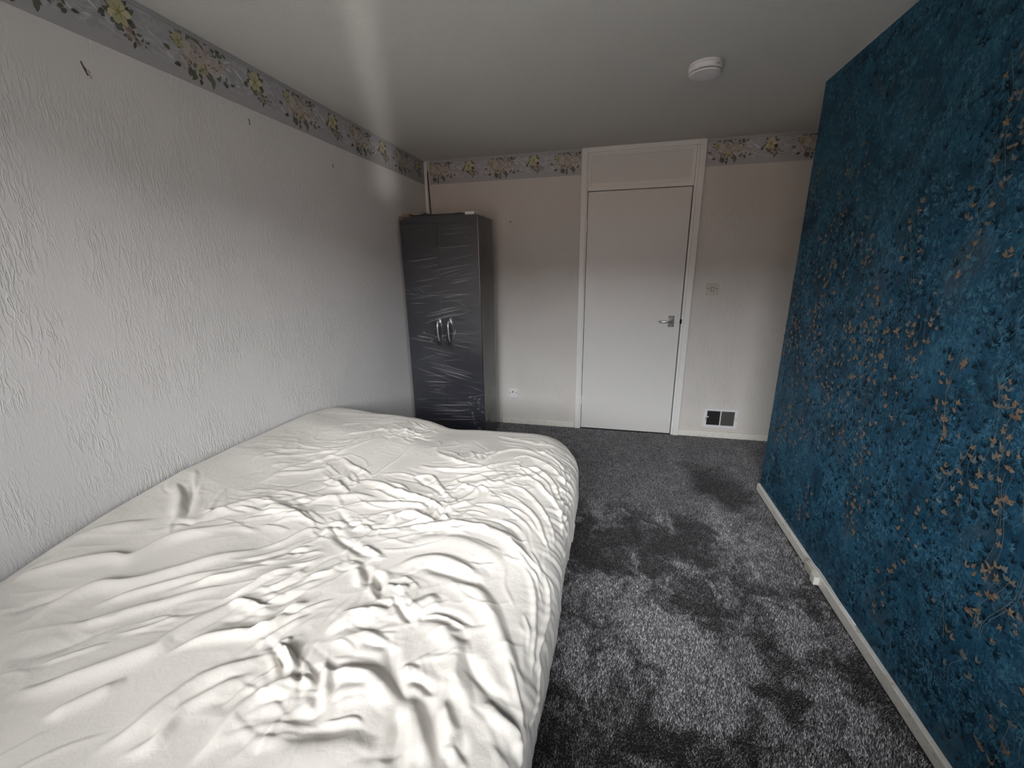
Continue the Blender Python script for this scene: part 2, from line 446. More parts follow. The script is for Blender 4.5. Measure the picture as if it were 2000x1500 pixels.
def border(name, s0, s1, start, place, label):
    """place(s, h, d) -> world point, d = distance off the wall"""
    root = tag(empty(name, place((s0+s1)/2, 0, 0)), label, 'wallpaper border', 'floral border strips under the ceiling')
    off = root.location
    def strip(nm, h0, h1, d, m):
        V = [place(s0, h0, 0.0002), place(s1, h0, 0.0002), place(s1, h1, 0.0002), place(s0, h1, 0.0002), place(s0, h0, d), place(s1, h0, d), place(s1, h1, d), place(s0, h1, d)]
        bm = bmesh.new(); vs_ = [bm.verts.new(Vector(v)-off) for v in V]
        for f in ((0, 1, 2, 3), (4, 5, 6, 7), (0, 1, 5, 4), (1, 2, 6, 5), (2, 3, 7, 6), (3, 0, 4, 7)): bm.faces.new([vs_[i] for i in f])
        return obj(nm, bm, m, root)
    strip('backing_paper', 0.0, 0.1845, 0.0010, M['border'])
    strip('plain_band', 0.0, 0.040, 0.0013, M['border_band'])
    strip('plain_band', 0.163, 0.1845, 0.0013, M['border_band'])
    strip('printed_line', 0.166, 0.1685, 0.0015, M['border_line'])
    strip('printed_line', 0.176, 0.178, 0.0015, M['border_line'])
    V, F, col = [], [], []
    rng = random.Random(7)
    k0 = math.floor((s0-start)/PER)-1; k1 = math.ceil((s1-start)/PER)+1
    me = bpy.data.meshes.new('printed_flowers'); 
    for k in range(k0, k1+1):
        P = motif(random.Random(11)); n = len(P)
        for i, (poly, c) in enumerate(P):
            pts = [(start+k*PER+x, y) for x, y in poly]
            if min(q[0] for q in pts) < s0+0.001 or max(q[0] for q in pts) > s1-0.001: continue
            b = len(V); d = 0.0014 + 0.0012*i/n
            for x, y in pts:
                V.append(tuple(Vector(place(x, min(y, 0.165), d))-off)); col.append(c)
            F.append(tuple(range(b, b+len(pts))))
    me.from_pydata(V, [], F); me.update()
    at = me.color_attributes.new('Col', 'FLOAT_COLOR', 'POINT')
    at.data.foreach_set('color', [v for c in col for v in (*c, 1.0)])
    tag(link('printed_flowers', me, M['print'], root), kind='stuff')
BZ = H-0.1850
border('wallpaper_border', YW+0.001, YB-0.001, 1.281, lambda s, h, d: (XL+d, s, BZ+h), 'floral wallpaper border running along the top of the long cream wall')
border('wallpaper_border', XL+0.045, -0.2815, -1.21, lambda s, h, d: (s, YB-d, BZ+h), 'short floral wallpaper border above the wardrobe, left of the door')
border('wallpaper_border', 0.6205, XA-0.002, 1.04, lambda s, h, d: (s, YB-d, BZ+h), 'short floral wallpaper border between the door and the blue wall')

# ------------------------------------------------------------------ printed leaves and gold sprigs on the blue wall
def blue_print():
    rng = random.Random(5)
    V, F, col = [], [], []
    def put(poly, c, d):
        if min(q[0] for q in poly) < 0.05 or max(q[0] for q in poly) > YE-0.003: return
        if min(q[1] for q in poly) < 0.05 or max(q[1] for q in poly) > H-0.003: return
        b = len(V)
        d += 2.5e-7*len(F) if d > 0.00105 else 0.0
        for y, z in poly: V.append((-d, y, z)); col.append(c)
        F.append(tuple(range(b, b+len(poly))))
    def var(c, a=0.25): 
        f = 1+rng.uniform(-a, a); return tuple(v*f for v in c)
    L1 = (0.055, 0.170, 0.255); L2 = (0.006, 0.030, 0.052); L3 = (0.016, 0.088, 0.155); GOLD = (0.185, 0.14, 0.10); PALE = (0.135, 0.155, 0.155)
    for i in range(8500):
        y = rng.uniform(0.05, YE); z = rng.uniform(0.06, H-0.03)
        den = vnoise(np.array([y*4.0]), np.array([z*3.0]), 3)[0]
        c = var(tuple(v*0.75 for v in L1), 0.35) if rng.random() < (den-0.33)*1.7 else rng.choice((L2, L2, L3))
        a = rng.gauss(PI/2, 0.9); n = rng.choice((2, 3, 4)); s = rng.uniform(0.008, 0.026)
        for k in range(n):
            put(leafp(y, z, s*rng.uniform(0.7, 1.2), s*0.14, a+(k-(n-1)/2)*0.65), var(c), 0.0005+0.0005*(i+k/9)/8500)
    def blossom(y, z, r, c):
        n = rng.choice((4, 5, 5)); a0 = rng.uniform(0, 6); full = rng.random() < 0.55
        for k in range(n):
            a = a0+2*PI*k/n if full else PI/2+(k-(n-1)/2)*0.55
            put(leafp(y, z, r*rng.uniform(0.6, 1.25), r*rng.uniform(0.17, 0.30), a+rng.uniform(-0.3, 0.3)), var(c, 0.35), 0.0012)
    for i in range(150):
        y = rng.uniform(0.1, YE); z = min(H-0.4, max(0.12, rng.gauss(0.85, 0.42)))
        h = rng.uniform(0.14, 0.36); lean = rng.uniform(-0.25, 0.25)
        pts = [(y+lean*h*t+0.012*math.sin(7*t+i), z+h*t) for t in (j/8 for j in range(9))]
        sc = rng.choice((GOLD, GOLD, PALE))
        for (a, b), (c2, d2) in zip(pts, pts[1:]):
            w = 0.0007; put([(a-w, b), (a+w, b), (c2+w, d2), (c2-w, d2)], var(PALE), 0.0011)
        for j in range(rng.randint(5, 11)):
            t = rng.random(); k = min(7, int(t*8)); py = pts[k][0]+rng.uniform(-0.05, 0.05); pz = pts[k][1]+rng.uniform(-0.02, 0.03)
            q = rng.random()
            if q < 0.62: blossom(py, pz, rng.uniform(0.009, 0.017), GOLD if rng.random() < 0.8 else PALE)
            else:
                for e in range(3): put(leafp(py, pz, rng.uniform(0.014, 0.026), 0.0035, rng.uniform(0.4, 2.7)), var(sc), 0.00115)
    me = bpy.data.meshes.new('printed_pattern'); me.from_pydata(V, [], F); me.update()
    at = me.color_attributes.new('Col', 'FLOAT_COLOR', 'POINT')
    at.data.foreach_set('color', [v for c in col for v in (*c, 1.0)])
    o = link('printed_pattern', me, M['blue_print'], wall_right); o.location = (XR, 0, 0)
    tag(o, kind='stuff')
blue_print()

# ------------------------------------------------------------------ carpet pile
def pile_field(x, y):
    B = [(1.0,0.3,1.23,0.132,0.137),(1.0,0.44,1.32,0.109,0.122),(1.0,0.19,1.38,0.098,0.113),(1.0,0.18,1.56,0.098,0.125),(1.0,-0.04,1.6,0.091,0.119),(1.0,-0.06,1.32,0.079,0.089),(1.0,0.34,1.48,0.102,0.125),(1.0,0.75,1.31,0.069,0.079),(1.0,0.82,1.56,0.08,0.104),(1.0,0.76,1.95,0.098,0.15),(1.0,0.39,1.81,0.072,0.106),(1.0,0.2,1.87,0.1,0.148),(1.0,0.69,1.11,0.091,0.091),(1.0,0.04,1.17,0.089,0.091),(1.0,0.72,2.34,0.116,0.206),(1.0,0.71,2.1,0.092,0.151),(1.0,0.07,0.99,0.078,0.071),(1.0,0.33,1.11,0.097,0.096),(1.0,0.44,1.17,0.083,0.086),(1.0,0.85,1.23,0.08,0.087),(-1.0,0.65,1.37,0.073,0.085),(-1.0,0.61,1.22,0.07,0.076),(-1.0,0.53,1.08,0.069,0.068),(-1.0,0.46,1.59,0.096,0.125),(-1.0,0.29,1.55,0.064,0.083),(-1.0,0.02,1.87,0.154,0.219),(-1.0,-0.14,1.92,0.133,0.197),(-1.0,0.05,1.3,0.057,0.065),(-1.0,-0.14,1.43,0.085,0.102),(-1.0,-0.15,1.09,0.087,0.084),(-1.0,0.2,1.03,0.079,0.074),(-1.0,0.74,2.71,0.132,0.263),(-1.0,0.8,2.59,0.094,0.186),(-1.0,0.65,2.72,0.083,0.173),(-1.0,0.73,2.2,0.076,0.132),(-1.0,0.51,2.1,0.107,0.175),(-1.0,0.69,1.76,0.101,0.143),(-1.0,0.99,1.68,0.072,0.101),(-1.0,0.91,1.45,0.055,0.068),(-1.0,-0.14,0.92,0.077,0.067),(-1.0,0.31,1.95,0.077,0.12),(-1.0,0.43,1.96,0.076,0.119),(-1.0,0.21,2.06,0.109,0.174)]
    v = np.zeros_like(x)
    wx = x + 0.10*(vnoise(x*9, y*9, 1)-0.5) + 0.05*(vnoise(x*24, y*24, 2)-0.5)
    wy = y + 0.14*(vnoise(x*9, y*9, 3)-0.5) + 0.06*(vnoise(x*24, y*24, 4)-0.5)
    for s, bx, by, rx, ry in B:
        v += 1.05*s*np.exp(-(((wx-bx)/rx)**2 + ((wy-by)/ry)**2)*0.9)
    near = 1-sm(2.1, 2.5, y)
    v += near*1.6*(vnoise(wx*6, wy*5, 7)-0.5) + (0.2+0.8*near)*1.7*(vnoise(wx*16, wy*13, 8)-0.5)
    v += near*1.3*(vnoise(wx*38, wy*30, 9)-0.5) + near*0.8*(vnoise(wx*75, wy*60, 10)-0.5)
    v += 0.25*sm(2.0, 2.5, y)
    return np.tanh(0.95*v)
def carpet():
    rng = np.random.default_rng(3)
    sp = 0.0038
    gx, gy = np.meshgrid(np.arange(-1.0, 1.93, sp), np.arange(0.55, YB-0.006, sp), indexing='ij')
    x = (gx + rng.uniform(-.5, .5, gx.shape)*sp).ravel(); y = (gy + rng.uniform(-.5, .5, gx.shape)*sp).ravel()
    keep = ((x < XR-0.022) | (y > YE+0.004)) & (x < XA-0.004) & ~((x < -0.34) & (y < 1.7)) & ~((x < -0.5) & (y < 2.6)) & (y < YB-0.017)
    x, y = x[keep], y[keep]; n = len(x)
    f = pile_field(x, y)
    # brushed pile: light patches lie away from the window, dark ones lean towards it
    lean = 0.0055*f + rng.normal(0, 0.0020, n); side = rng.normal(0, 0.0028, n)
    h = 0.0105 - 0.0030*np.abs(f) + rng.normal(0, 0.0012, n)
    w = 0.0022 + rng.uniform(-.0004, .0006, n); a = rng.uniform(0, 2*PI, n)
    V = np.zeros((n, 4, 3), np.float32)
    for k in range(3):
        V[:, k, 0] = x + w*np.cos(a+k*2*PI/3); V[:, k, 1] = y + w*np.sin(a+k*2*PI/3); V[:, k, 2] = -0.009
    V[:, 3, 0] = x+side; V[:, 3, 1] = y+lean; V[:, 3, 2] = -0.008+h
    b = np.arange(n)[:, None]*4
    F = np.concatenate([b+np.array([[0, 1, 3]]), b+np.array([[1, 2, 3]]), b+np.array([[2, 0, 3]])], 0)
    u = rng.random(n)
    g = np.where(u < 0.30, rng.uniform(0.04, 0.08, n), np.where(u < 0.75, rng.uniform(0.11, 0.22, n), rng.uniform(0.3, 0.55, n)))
    g = g*1.0*np.exp(1.15*f)     # light and shade of the leaning pile also painted into its colour
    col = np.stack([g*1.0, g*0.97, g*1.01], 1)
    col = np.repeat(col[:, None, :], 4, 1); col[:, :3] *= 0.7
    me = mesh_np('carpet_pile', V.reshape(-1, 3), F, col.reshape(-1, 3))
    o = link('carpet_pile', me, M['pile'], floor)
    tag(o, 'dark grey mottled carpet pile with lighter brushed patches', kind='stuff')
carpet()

# ------------------------------------------------------------------ door with fanlight panel
def door():
    root = tag(empty('door_1', ((DX0+DX1)/2, YB, 0)), kind='structure')
    L = lambda *b: in_local(root, boxes(*b))
    AX0, AX1 = -0.280, 0.617     # outer edges of the architrave
    yf = YB-0.022
    zt = 1.992
    # flat outer architrave
    for b in ((AX0, AX0+0.042, yf, YB, -0.004, H-0.001), (AX1-0.044, AX1, yf, YB, -0.004, H-0.001)):
        obj('architrave', L(b), M['paint'], root, bevel=0.0025)
    obj('architrave', L((AX0+0.042, AX1-0.044, yf, YB, H-0.036, H-0.001)), M['paint'], root, bevel=0.0025)
    # inner lining, set back from the architrave
    obj('door_lining', L((AX0+0.042, DX0-0.003, yf+0.010, YB+0.05, -0.004, H-0.036)), M['paint'], root, bevel=0.0015)
    obj('door_lining', L((DX1+0.006, AX1-0.044, yf+0.010, YB+0.05, -0.004, H-0.036)), M['paint'], root, bevel=0.0015)
    obj('transom_rail', L((DX0-0.002, DX1+0.004, yf+0.006, YB+0.05, zt+0.005, zt+0.038)), M['paint'], root, bevel=0.002)
    # fanlight: boarded panel with a stepped bead round it
    px0, px1, pz0, pz1 = DX0-0.002, DX1+0.004, zt+0.038, H-0.036
    def ring(x0, x1, z0, z1, w, y0, y1):
        return L((x0, x1, y0, y1, z0, z0+w), (x0, x1, y0, y1, z1-w, z1), (x0, x0+w, y0, y1, z0+w, z1-w), (x1-w, x1, y0, y1, z0+w, z1-w))
    obj('panel_bead', ring(px0, px1, pz0, pz1, 0.013, yf+0.013, YB+0.04), M['paint'], root)
    obj('panel_bead', ring(px0+0.013, px1-0.013, pz0+0.013, pz1-0.013, 0.010, yf+0.023, YB+0.04), M['paint'], root)
    obj('fanlight_panel', L((px0+0.023, px1-0.023, yf+0.034, YB+0.03, pz0+0.023, pz1-0.023)), M['door'], root)
    # near-black sheet painted as the shade behind the leaf, and the leaf itself
    obj('leaf_gap_shade', L((DX0-0.002, DX1+0.004, YB+0.042, YB+0.05, -0.004, zt+0.005)), M['dark'], root)
    leaf = obj('door_leaf', L((DX0+0.0015, DX1-0.0015, yf+0.014, YB+0.038, 0.006, zt)), M['door'], root, bevel=0.0012)
    for z0, z1 in ((1.70, 1.78), (0.23, 0.31)):
        bm = bmesh.new()
        for k in range(5):
            a = z0+(z1-z0)*k/5; tube(bm, [(DX0, yf+0.006, a+0.001), (DX0, yf+0.006, a+(z1-z0)/5-0.001)], 0.0055, 10)
        obj('hinge', in_local(root, bm), M['paint'], root, smooth=False)
    # lever handle
    hx, hz, hy = 0.478, 0.985, yf+0.014
    plate = bmesh.new(); box(plate, hx-0.024, hx+0.024, hy-0.004, hy, hz-0.046, hz+0.046)
    pl = obj('handle_plate', in_local(root, plate), M['chrome'], root, bevel=0.0018)
    bm = lathe([(0.0, 0.0), (0.017, 0.0), (0.017, 0.006), (0.0105, 0.012), (0.0105, 0.03), (0.0, 0.03)], 24, 'Y')
    move(bm, hx+0.006, hy-0.003, hz)
    obj('handle_boss', in_local(root, bm), M['chrome'], root, smooth=True)
    bm = tube(bmesh.new(), [(hx+0.006, hy-0.022, hz), (hx+0.004, hy-0.044, hz), (hx-0.010, hy-0.050, hz), (hx-0.045, hy-0.050, hz), (hx-0.075, hy-0.049, hz), (hx-0.090, hy-0.043, hz+0.001), (hx-0.096, hy-0.032, hz+0.001)], [0.0085, 0.0088, 0.0085, 0.0082, 0.008, 0.0078, 0.007], 14)
    obj('lever', in_local(root, bm), M['chrome'], root, smooth=True)
    for sx in (-0.017, 0.017):
        for sz in (-0.038, 0.038):
            b2 = lathe([(0, 0), (0.0042, 0), (0.0042, 0.0012), (0, 0.0018)], 12, 'Y'); move(b2, hx+sx, hy-0.004, hz+sz)
            s = obj('screw', in_local(root, b2), M['screw'], root)
    obj('latch_keep', L((DX1-0.004, DX1+0.010, yf+0.005, yf+0.014, hz-0.018, hz+0.018)), M['dark'], root)
door()

# ------------------------------------------------------------------ wardrobe wrapped in cling film
def wardrobe():
    x0, x1, y0, y1, z1 = -1.588, -0.972, 3.036, 3.42, 1.80
    root = tag(empty('wardrobe', ((x0+x1)/2, (y0+y1)/2, 0)), 'tall charcoal two-door wardrobe still wrapped in clear plastic film', 'wardrobe')
    L = lambda *b: in_local(root, boxes(*b))
    t = 0.016
    obj('side_panel', L((x0, x0+t, y0+0.018, y1, 0.004, z1)), M['wardrobe_side'], root, bevel=0.001)
    obj('side_panel', L((x1-t, x1, y0+0.018, y1, 0.004, z1)), M['wardrobe_side'], root, bevel=0.001)
    obj('top_panel', L((x0+t, x1-t, y0+0.018, y1, z1-0.022, z1-0.006)), M['wardrobe_side'], root)
    obj('back_panel', L((x0+t, x1-t, y1-0.006, y1, 0.004, z1-0.022)), M['wardrobe_side'], root)
    obj('plinth', L((x0+t, x1-t, y0+0.03, y0+0.046, 0.004, 0.07)), M['wardrobe'], root)
    obj('fascia', L((x0, x1, y0, y0+0.017, z1-0.052, z1)), M['wardrobe'], root, bevel=0.001)
    xm = -1.290
    obj('gap_shade_strip', L((xm-0.0018, xm+0.0018, y0+0.001, y0+0.3, 0.076, z1-0.055)), M['dark'], root)  # dark strip filling the gap between the doors, stands in for its shade
    for a, b, hx in ((x0+0.001, xm-0.002, xm-0.036), (xm+0.002, x1-0.001, xm+0.053)):
        d = obj('door', L((a, b, y0, y0+0.017, 0.075, z1-0.054)), M['wardrobe'], root)
        bm = tube(bmesh.new(), [(hx, y0+0.004, 1.024), (hx, y0-0.008, 1.022), (hx, y0-0.015, 1.008), (hx, y0-0.018, 0.98), (hx+0.001, y0-0.019, 0.945), (hx+0.002, y0-0.017, 0.912), (hx+0.004, y0-0.011, 0.882), (hx+0.006, y0+0.002, 0.866)], [0.0068, 0.0075, 0.0078, 0.0075, 0.007, 0.0062, 0.0052, 0.004], 12, 0.7)
        obj('handle', in_local(root, bm), M['handle'], d, smooth=True)
    # film: one skin over front and exposed side, pulled into long creases
    rng = np.random.default_rng(21)
    g = 0.007
    fx0, fx1, fy0, fy1 = x0-0.004, x1+0.007, y0-0.005, y1+0.004
    sfront = fx1-fx0; sside = fy1-fy0
    s = np.arange(0, sfront+sside+g*0.5, 0.006); z = np.arange(0.012, z1+0.006, 0.0026)
    S, Z = np.meshgrid(s, z, indexing='ij')
    D = np.zeros_like(S); MK = np.zeros_like(S)
    D += 0.004*(vnoise(S*5, Z*9, 5)-0.5) + 0.0010*(vnoise(S*9, Z*36, 6)-0.5)
    def crease(cs, cz, ln, ang, amp, w):
        u = (S-cs)*math.cos(ang)+(Z-cz)*math.sin(ang); v = -(S-cs)*math.sin(ang)+(Z-cz)*math.cos(ang)
        return amp*np.exp(-(v/w)**2)*np.clip(1-(u/ln)**2, 0, 1)
    # bundles of pulled creases, fanning
    BUN = [(0.42, 1.68, 9, 0.03, .05, .16), (0.36, 1.58, 9, 0.05, .08, .22), (0.20, 1.50, 7, 0.18, .10, .16), (0.42, 1.46, 10, 0.20, .05, .18), (0.20, 1.36, 8, 0.20, .06, .16), (0.45, 1.36, 9, 0.17, .05, .16),
           (0.22, 1.22, 9, 0.02, .10, .14), (0.45, 1.22, 9, 0.03, .05, .15), (0.12, 1.20, 5, -0.7, .25, .06), (0.33, 1.10, 9, 0.22, .05, .18), (0.47, 1.04, 8, 0.15, .06, .12), (0.14, 0.90, 9, -0.20, .06, .13), (0.48, 0.89, 12, -0.10, .08, .13),
           (0.25, 0.76, 9, -0.20, .05, .18), (0.30, 0.65, 12, -0.22, .05, .22), (0.38, 0.60, 9, -0.24, .05, .18), (0.20, 0.55, 8, 0.0, .07, .18), (0.22, 0.48, 6, -0.02, .05, .12), (0.42, 0.36, 10, 0.04, .05, .18), (0.30, 0.32, 9, 0.03, .05, .24), (0.40, 0.25, 9, 0.02, .06, .22), (0.58, 0.36, 7, -0.9, .3, .04), (0.57, 0.24, 6, -0.9, .3, .04),
           (0.80, 1.05, 8, 0.85, .12, .09), (0.78, 0.92, 7, 0.35, .25, .08), (0.80, 0.70, 10, -0.15, .10, .16), (0.82, 0.58, 7, -0.1, .2, .14), (0.80, 0.42, 9, 0.5, .25, .14), (0.84, 0.26, 10, 0.9, .2, .12), (0.76, 0.2, 8, 1.1, .3, .1), (0.78, 1.50, 6, -0.5, .15, .1), (0.8, 1.66, 5, -0.6, .15, .1)]
    for cs, cz, n, ang0, spread, ln in BUN:
        for k in range(n):
            c_ = crease(cs+rng.normal(0, .045), cz+rng.normal(0, .032), ln*rng.uniform(.35, 1.1), ang0+rng.normal(0, spread), 1.0, rng.uniform(.0024, .0040))
            D += rng.uniform(.0008, .0022)*c_; MK += (rng.uniform(0.02, 0.26) if rng.random() < .6 else rng.uniform(0.0, 0.06))*c_
    for k in range(60):
        c_ = crease(rng.uniform(0, sfront+sside), rng.uniform(0.1, 1.75), rng.uniform(.03, .12), rng.normal(0, .25), 1.0, .0035)
        D += 0.0015*c_; MK += rng.uniform(0.02, 0.14)*c_
    # gathered round the two handles
    for hs in (0.262, 0.351):
        hd = np.exp(-((S-hs)/0.028)**2)*np.exp(-(((Z-0.945)/0.095)**2)**2)
        D = np.maximum(D, 0.027*hd)
    for k in range(22):   # little bright puckers
        ps, pz = (rng.normal(0.31, .06), rng.normal(0.93, .03)) if k < 14 else (rng.normal(0.55, .03), rng.uniform(0.15, 0.45))
        pa = rng.uniform(0, 3); pu = (S-ps)*math.cos(pa)+(Z-pz)*math.sin(pa); pv = (Z-pz)*math.cos(pa)-(S-ps)*math.sin(pa)
        MK += rng.uniform(.2, .5)*np.exp(-((pu/0.009)**2+(pv/0.0035)**2))
    MK += 0.006 + 0.02*vnoise(S*4, Z*6, 12)
    MK += np.where(S > sfront, 0.05*sm(1.3, 0.3, Z), 0)  # reflected sheen low on the side, put into the film as pale colour
    MK = np.clip(MK, 0, 0.6)
    front = S <= sfront
    soft = 0.004*sm(0.05, 0, np.abs(S-sfront))
    X = np.where(front, fx0+S, fx1+D+soft*0.3); Y = np.where(front, fy0-D, fy0+(S-sfront))
    P = np.stack([X-root.location.x, Y-root.location.y, Z], -1)
    ni, nj = S.shape
    idx = np.arange(ni*nj).reshape(ni, nj)
    F = np.stack([idx[:-1, :-1].ravel(), idx[1:, :-1].ravel(), idx[1:, 1:].ravel(), idx[:-1, 1:].ravel()], 1)
    link('plastic_film', mesh_np('plastic_film', P.reshape(-1, 3), F, np.repeat(MK.reshape(-1, 1), 3, 1)), M['film'], root, smooth=True)
    # bunched film on the top
    gx, gy = np.meshgrid(np.linspace(x0+0.10, x1-0.03, 130), np.linspace(y0+0.02, y0+0.26, 60), indexing='ij')
    hz = z1+0.006+0.038*vnoise(gx*9, gy*8, 31)*vnoise(gx*38, gy*30, 32)*1.6+0.010*np.abs(vnoise(gx*60, gy*60, 33)-0.5)
    hz = z1+0.004 + (hz-z1-0.004)*np.minimum(1, np.minimum((gx-x0-0.10)/0.05, (x1-0.03-gx)/0.05))*np.minimum(1, np.minimum((gy-y0-0.02)/0.03, (y0+0.26-gy)/0.03))
    P = np.stack([gx-root.location.x, gy-root.location.y, hz], -1); ni, nj = gx.shape
    idx = np.arange(ni*nj).reshape(ni, nj)
    F = np.stack([idx[:-1, :-1].ravel(), idx[1:, :-1].ravel(), idx[1:, 1:].ravel(), idx[:-1, 1:].ravel()], 1)
    link('bunched_film', mesh_np('bunched_film', P.reshape(-1, 3), F, np.full((ni*nj, 3), 0.12)), M['film'], root, smooth=True)
    # white sticker block and cardboard corner under the film
    tag(obj('sticker', L((-1.064, -0.997, y0-0.002, y0+0.02, z1+0.0005, z1+0.020)), M['plastic'], root, bevel=0.001), 'small white packing sticker')
    obj('edge_strip', L((x0+0.088, -1.066, y0-0.001, y0+0.02, z1+0.0005, z1+0.013)), M['black'], root)
    bm = L((x0+0.02, x0+0.085, y0-0.003, y0+0.07, z1+0.0005, z1+0.024), (x0, x0+0.03, y0-0.003, y0+0.02, z1-0.018, z1+0.010))
    tag(obj('cardboard_corner', bm, M['card'], root), 'brown cardboard corner guard')
wardrobe()

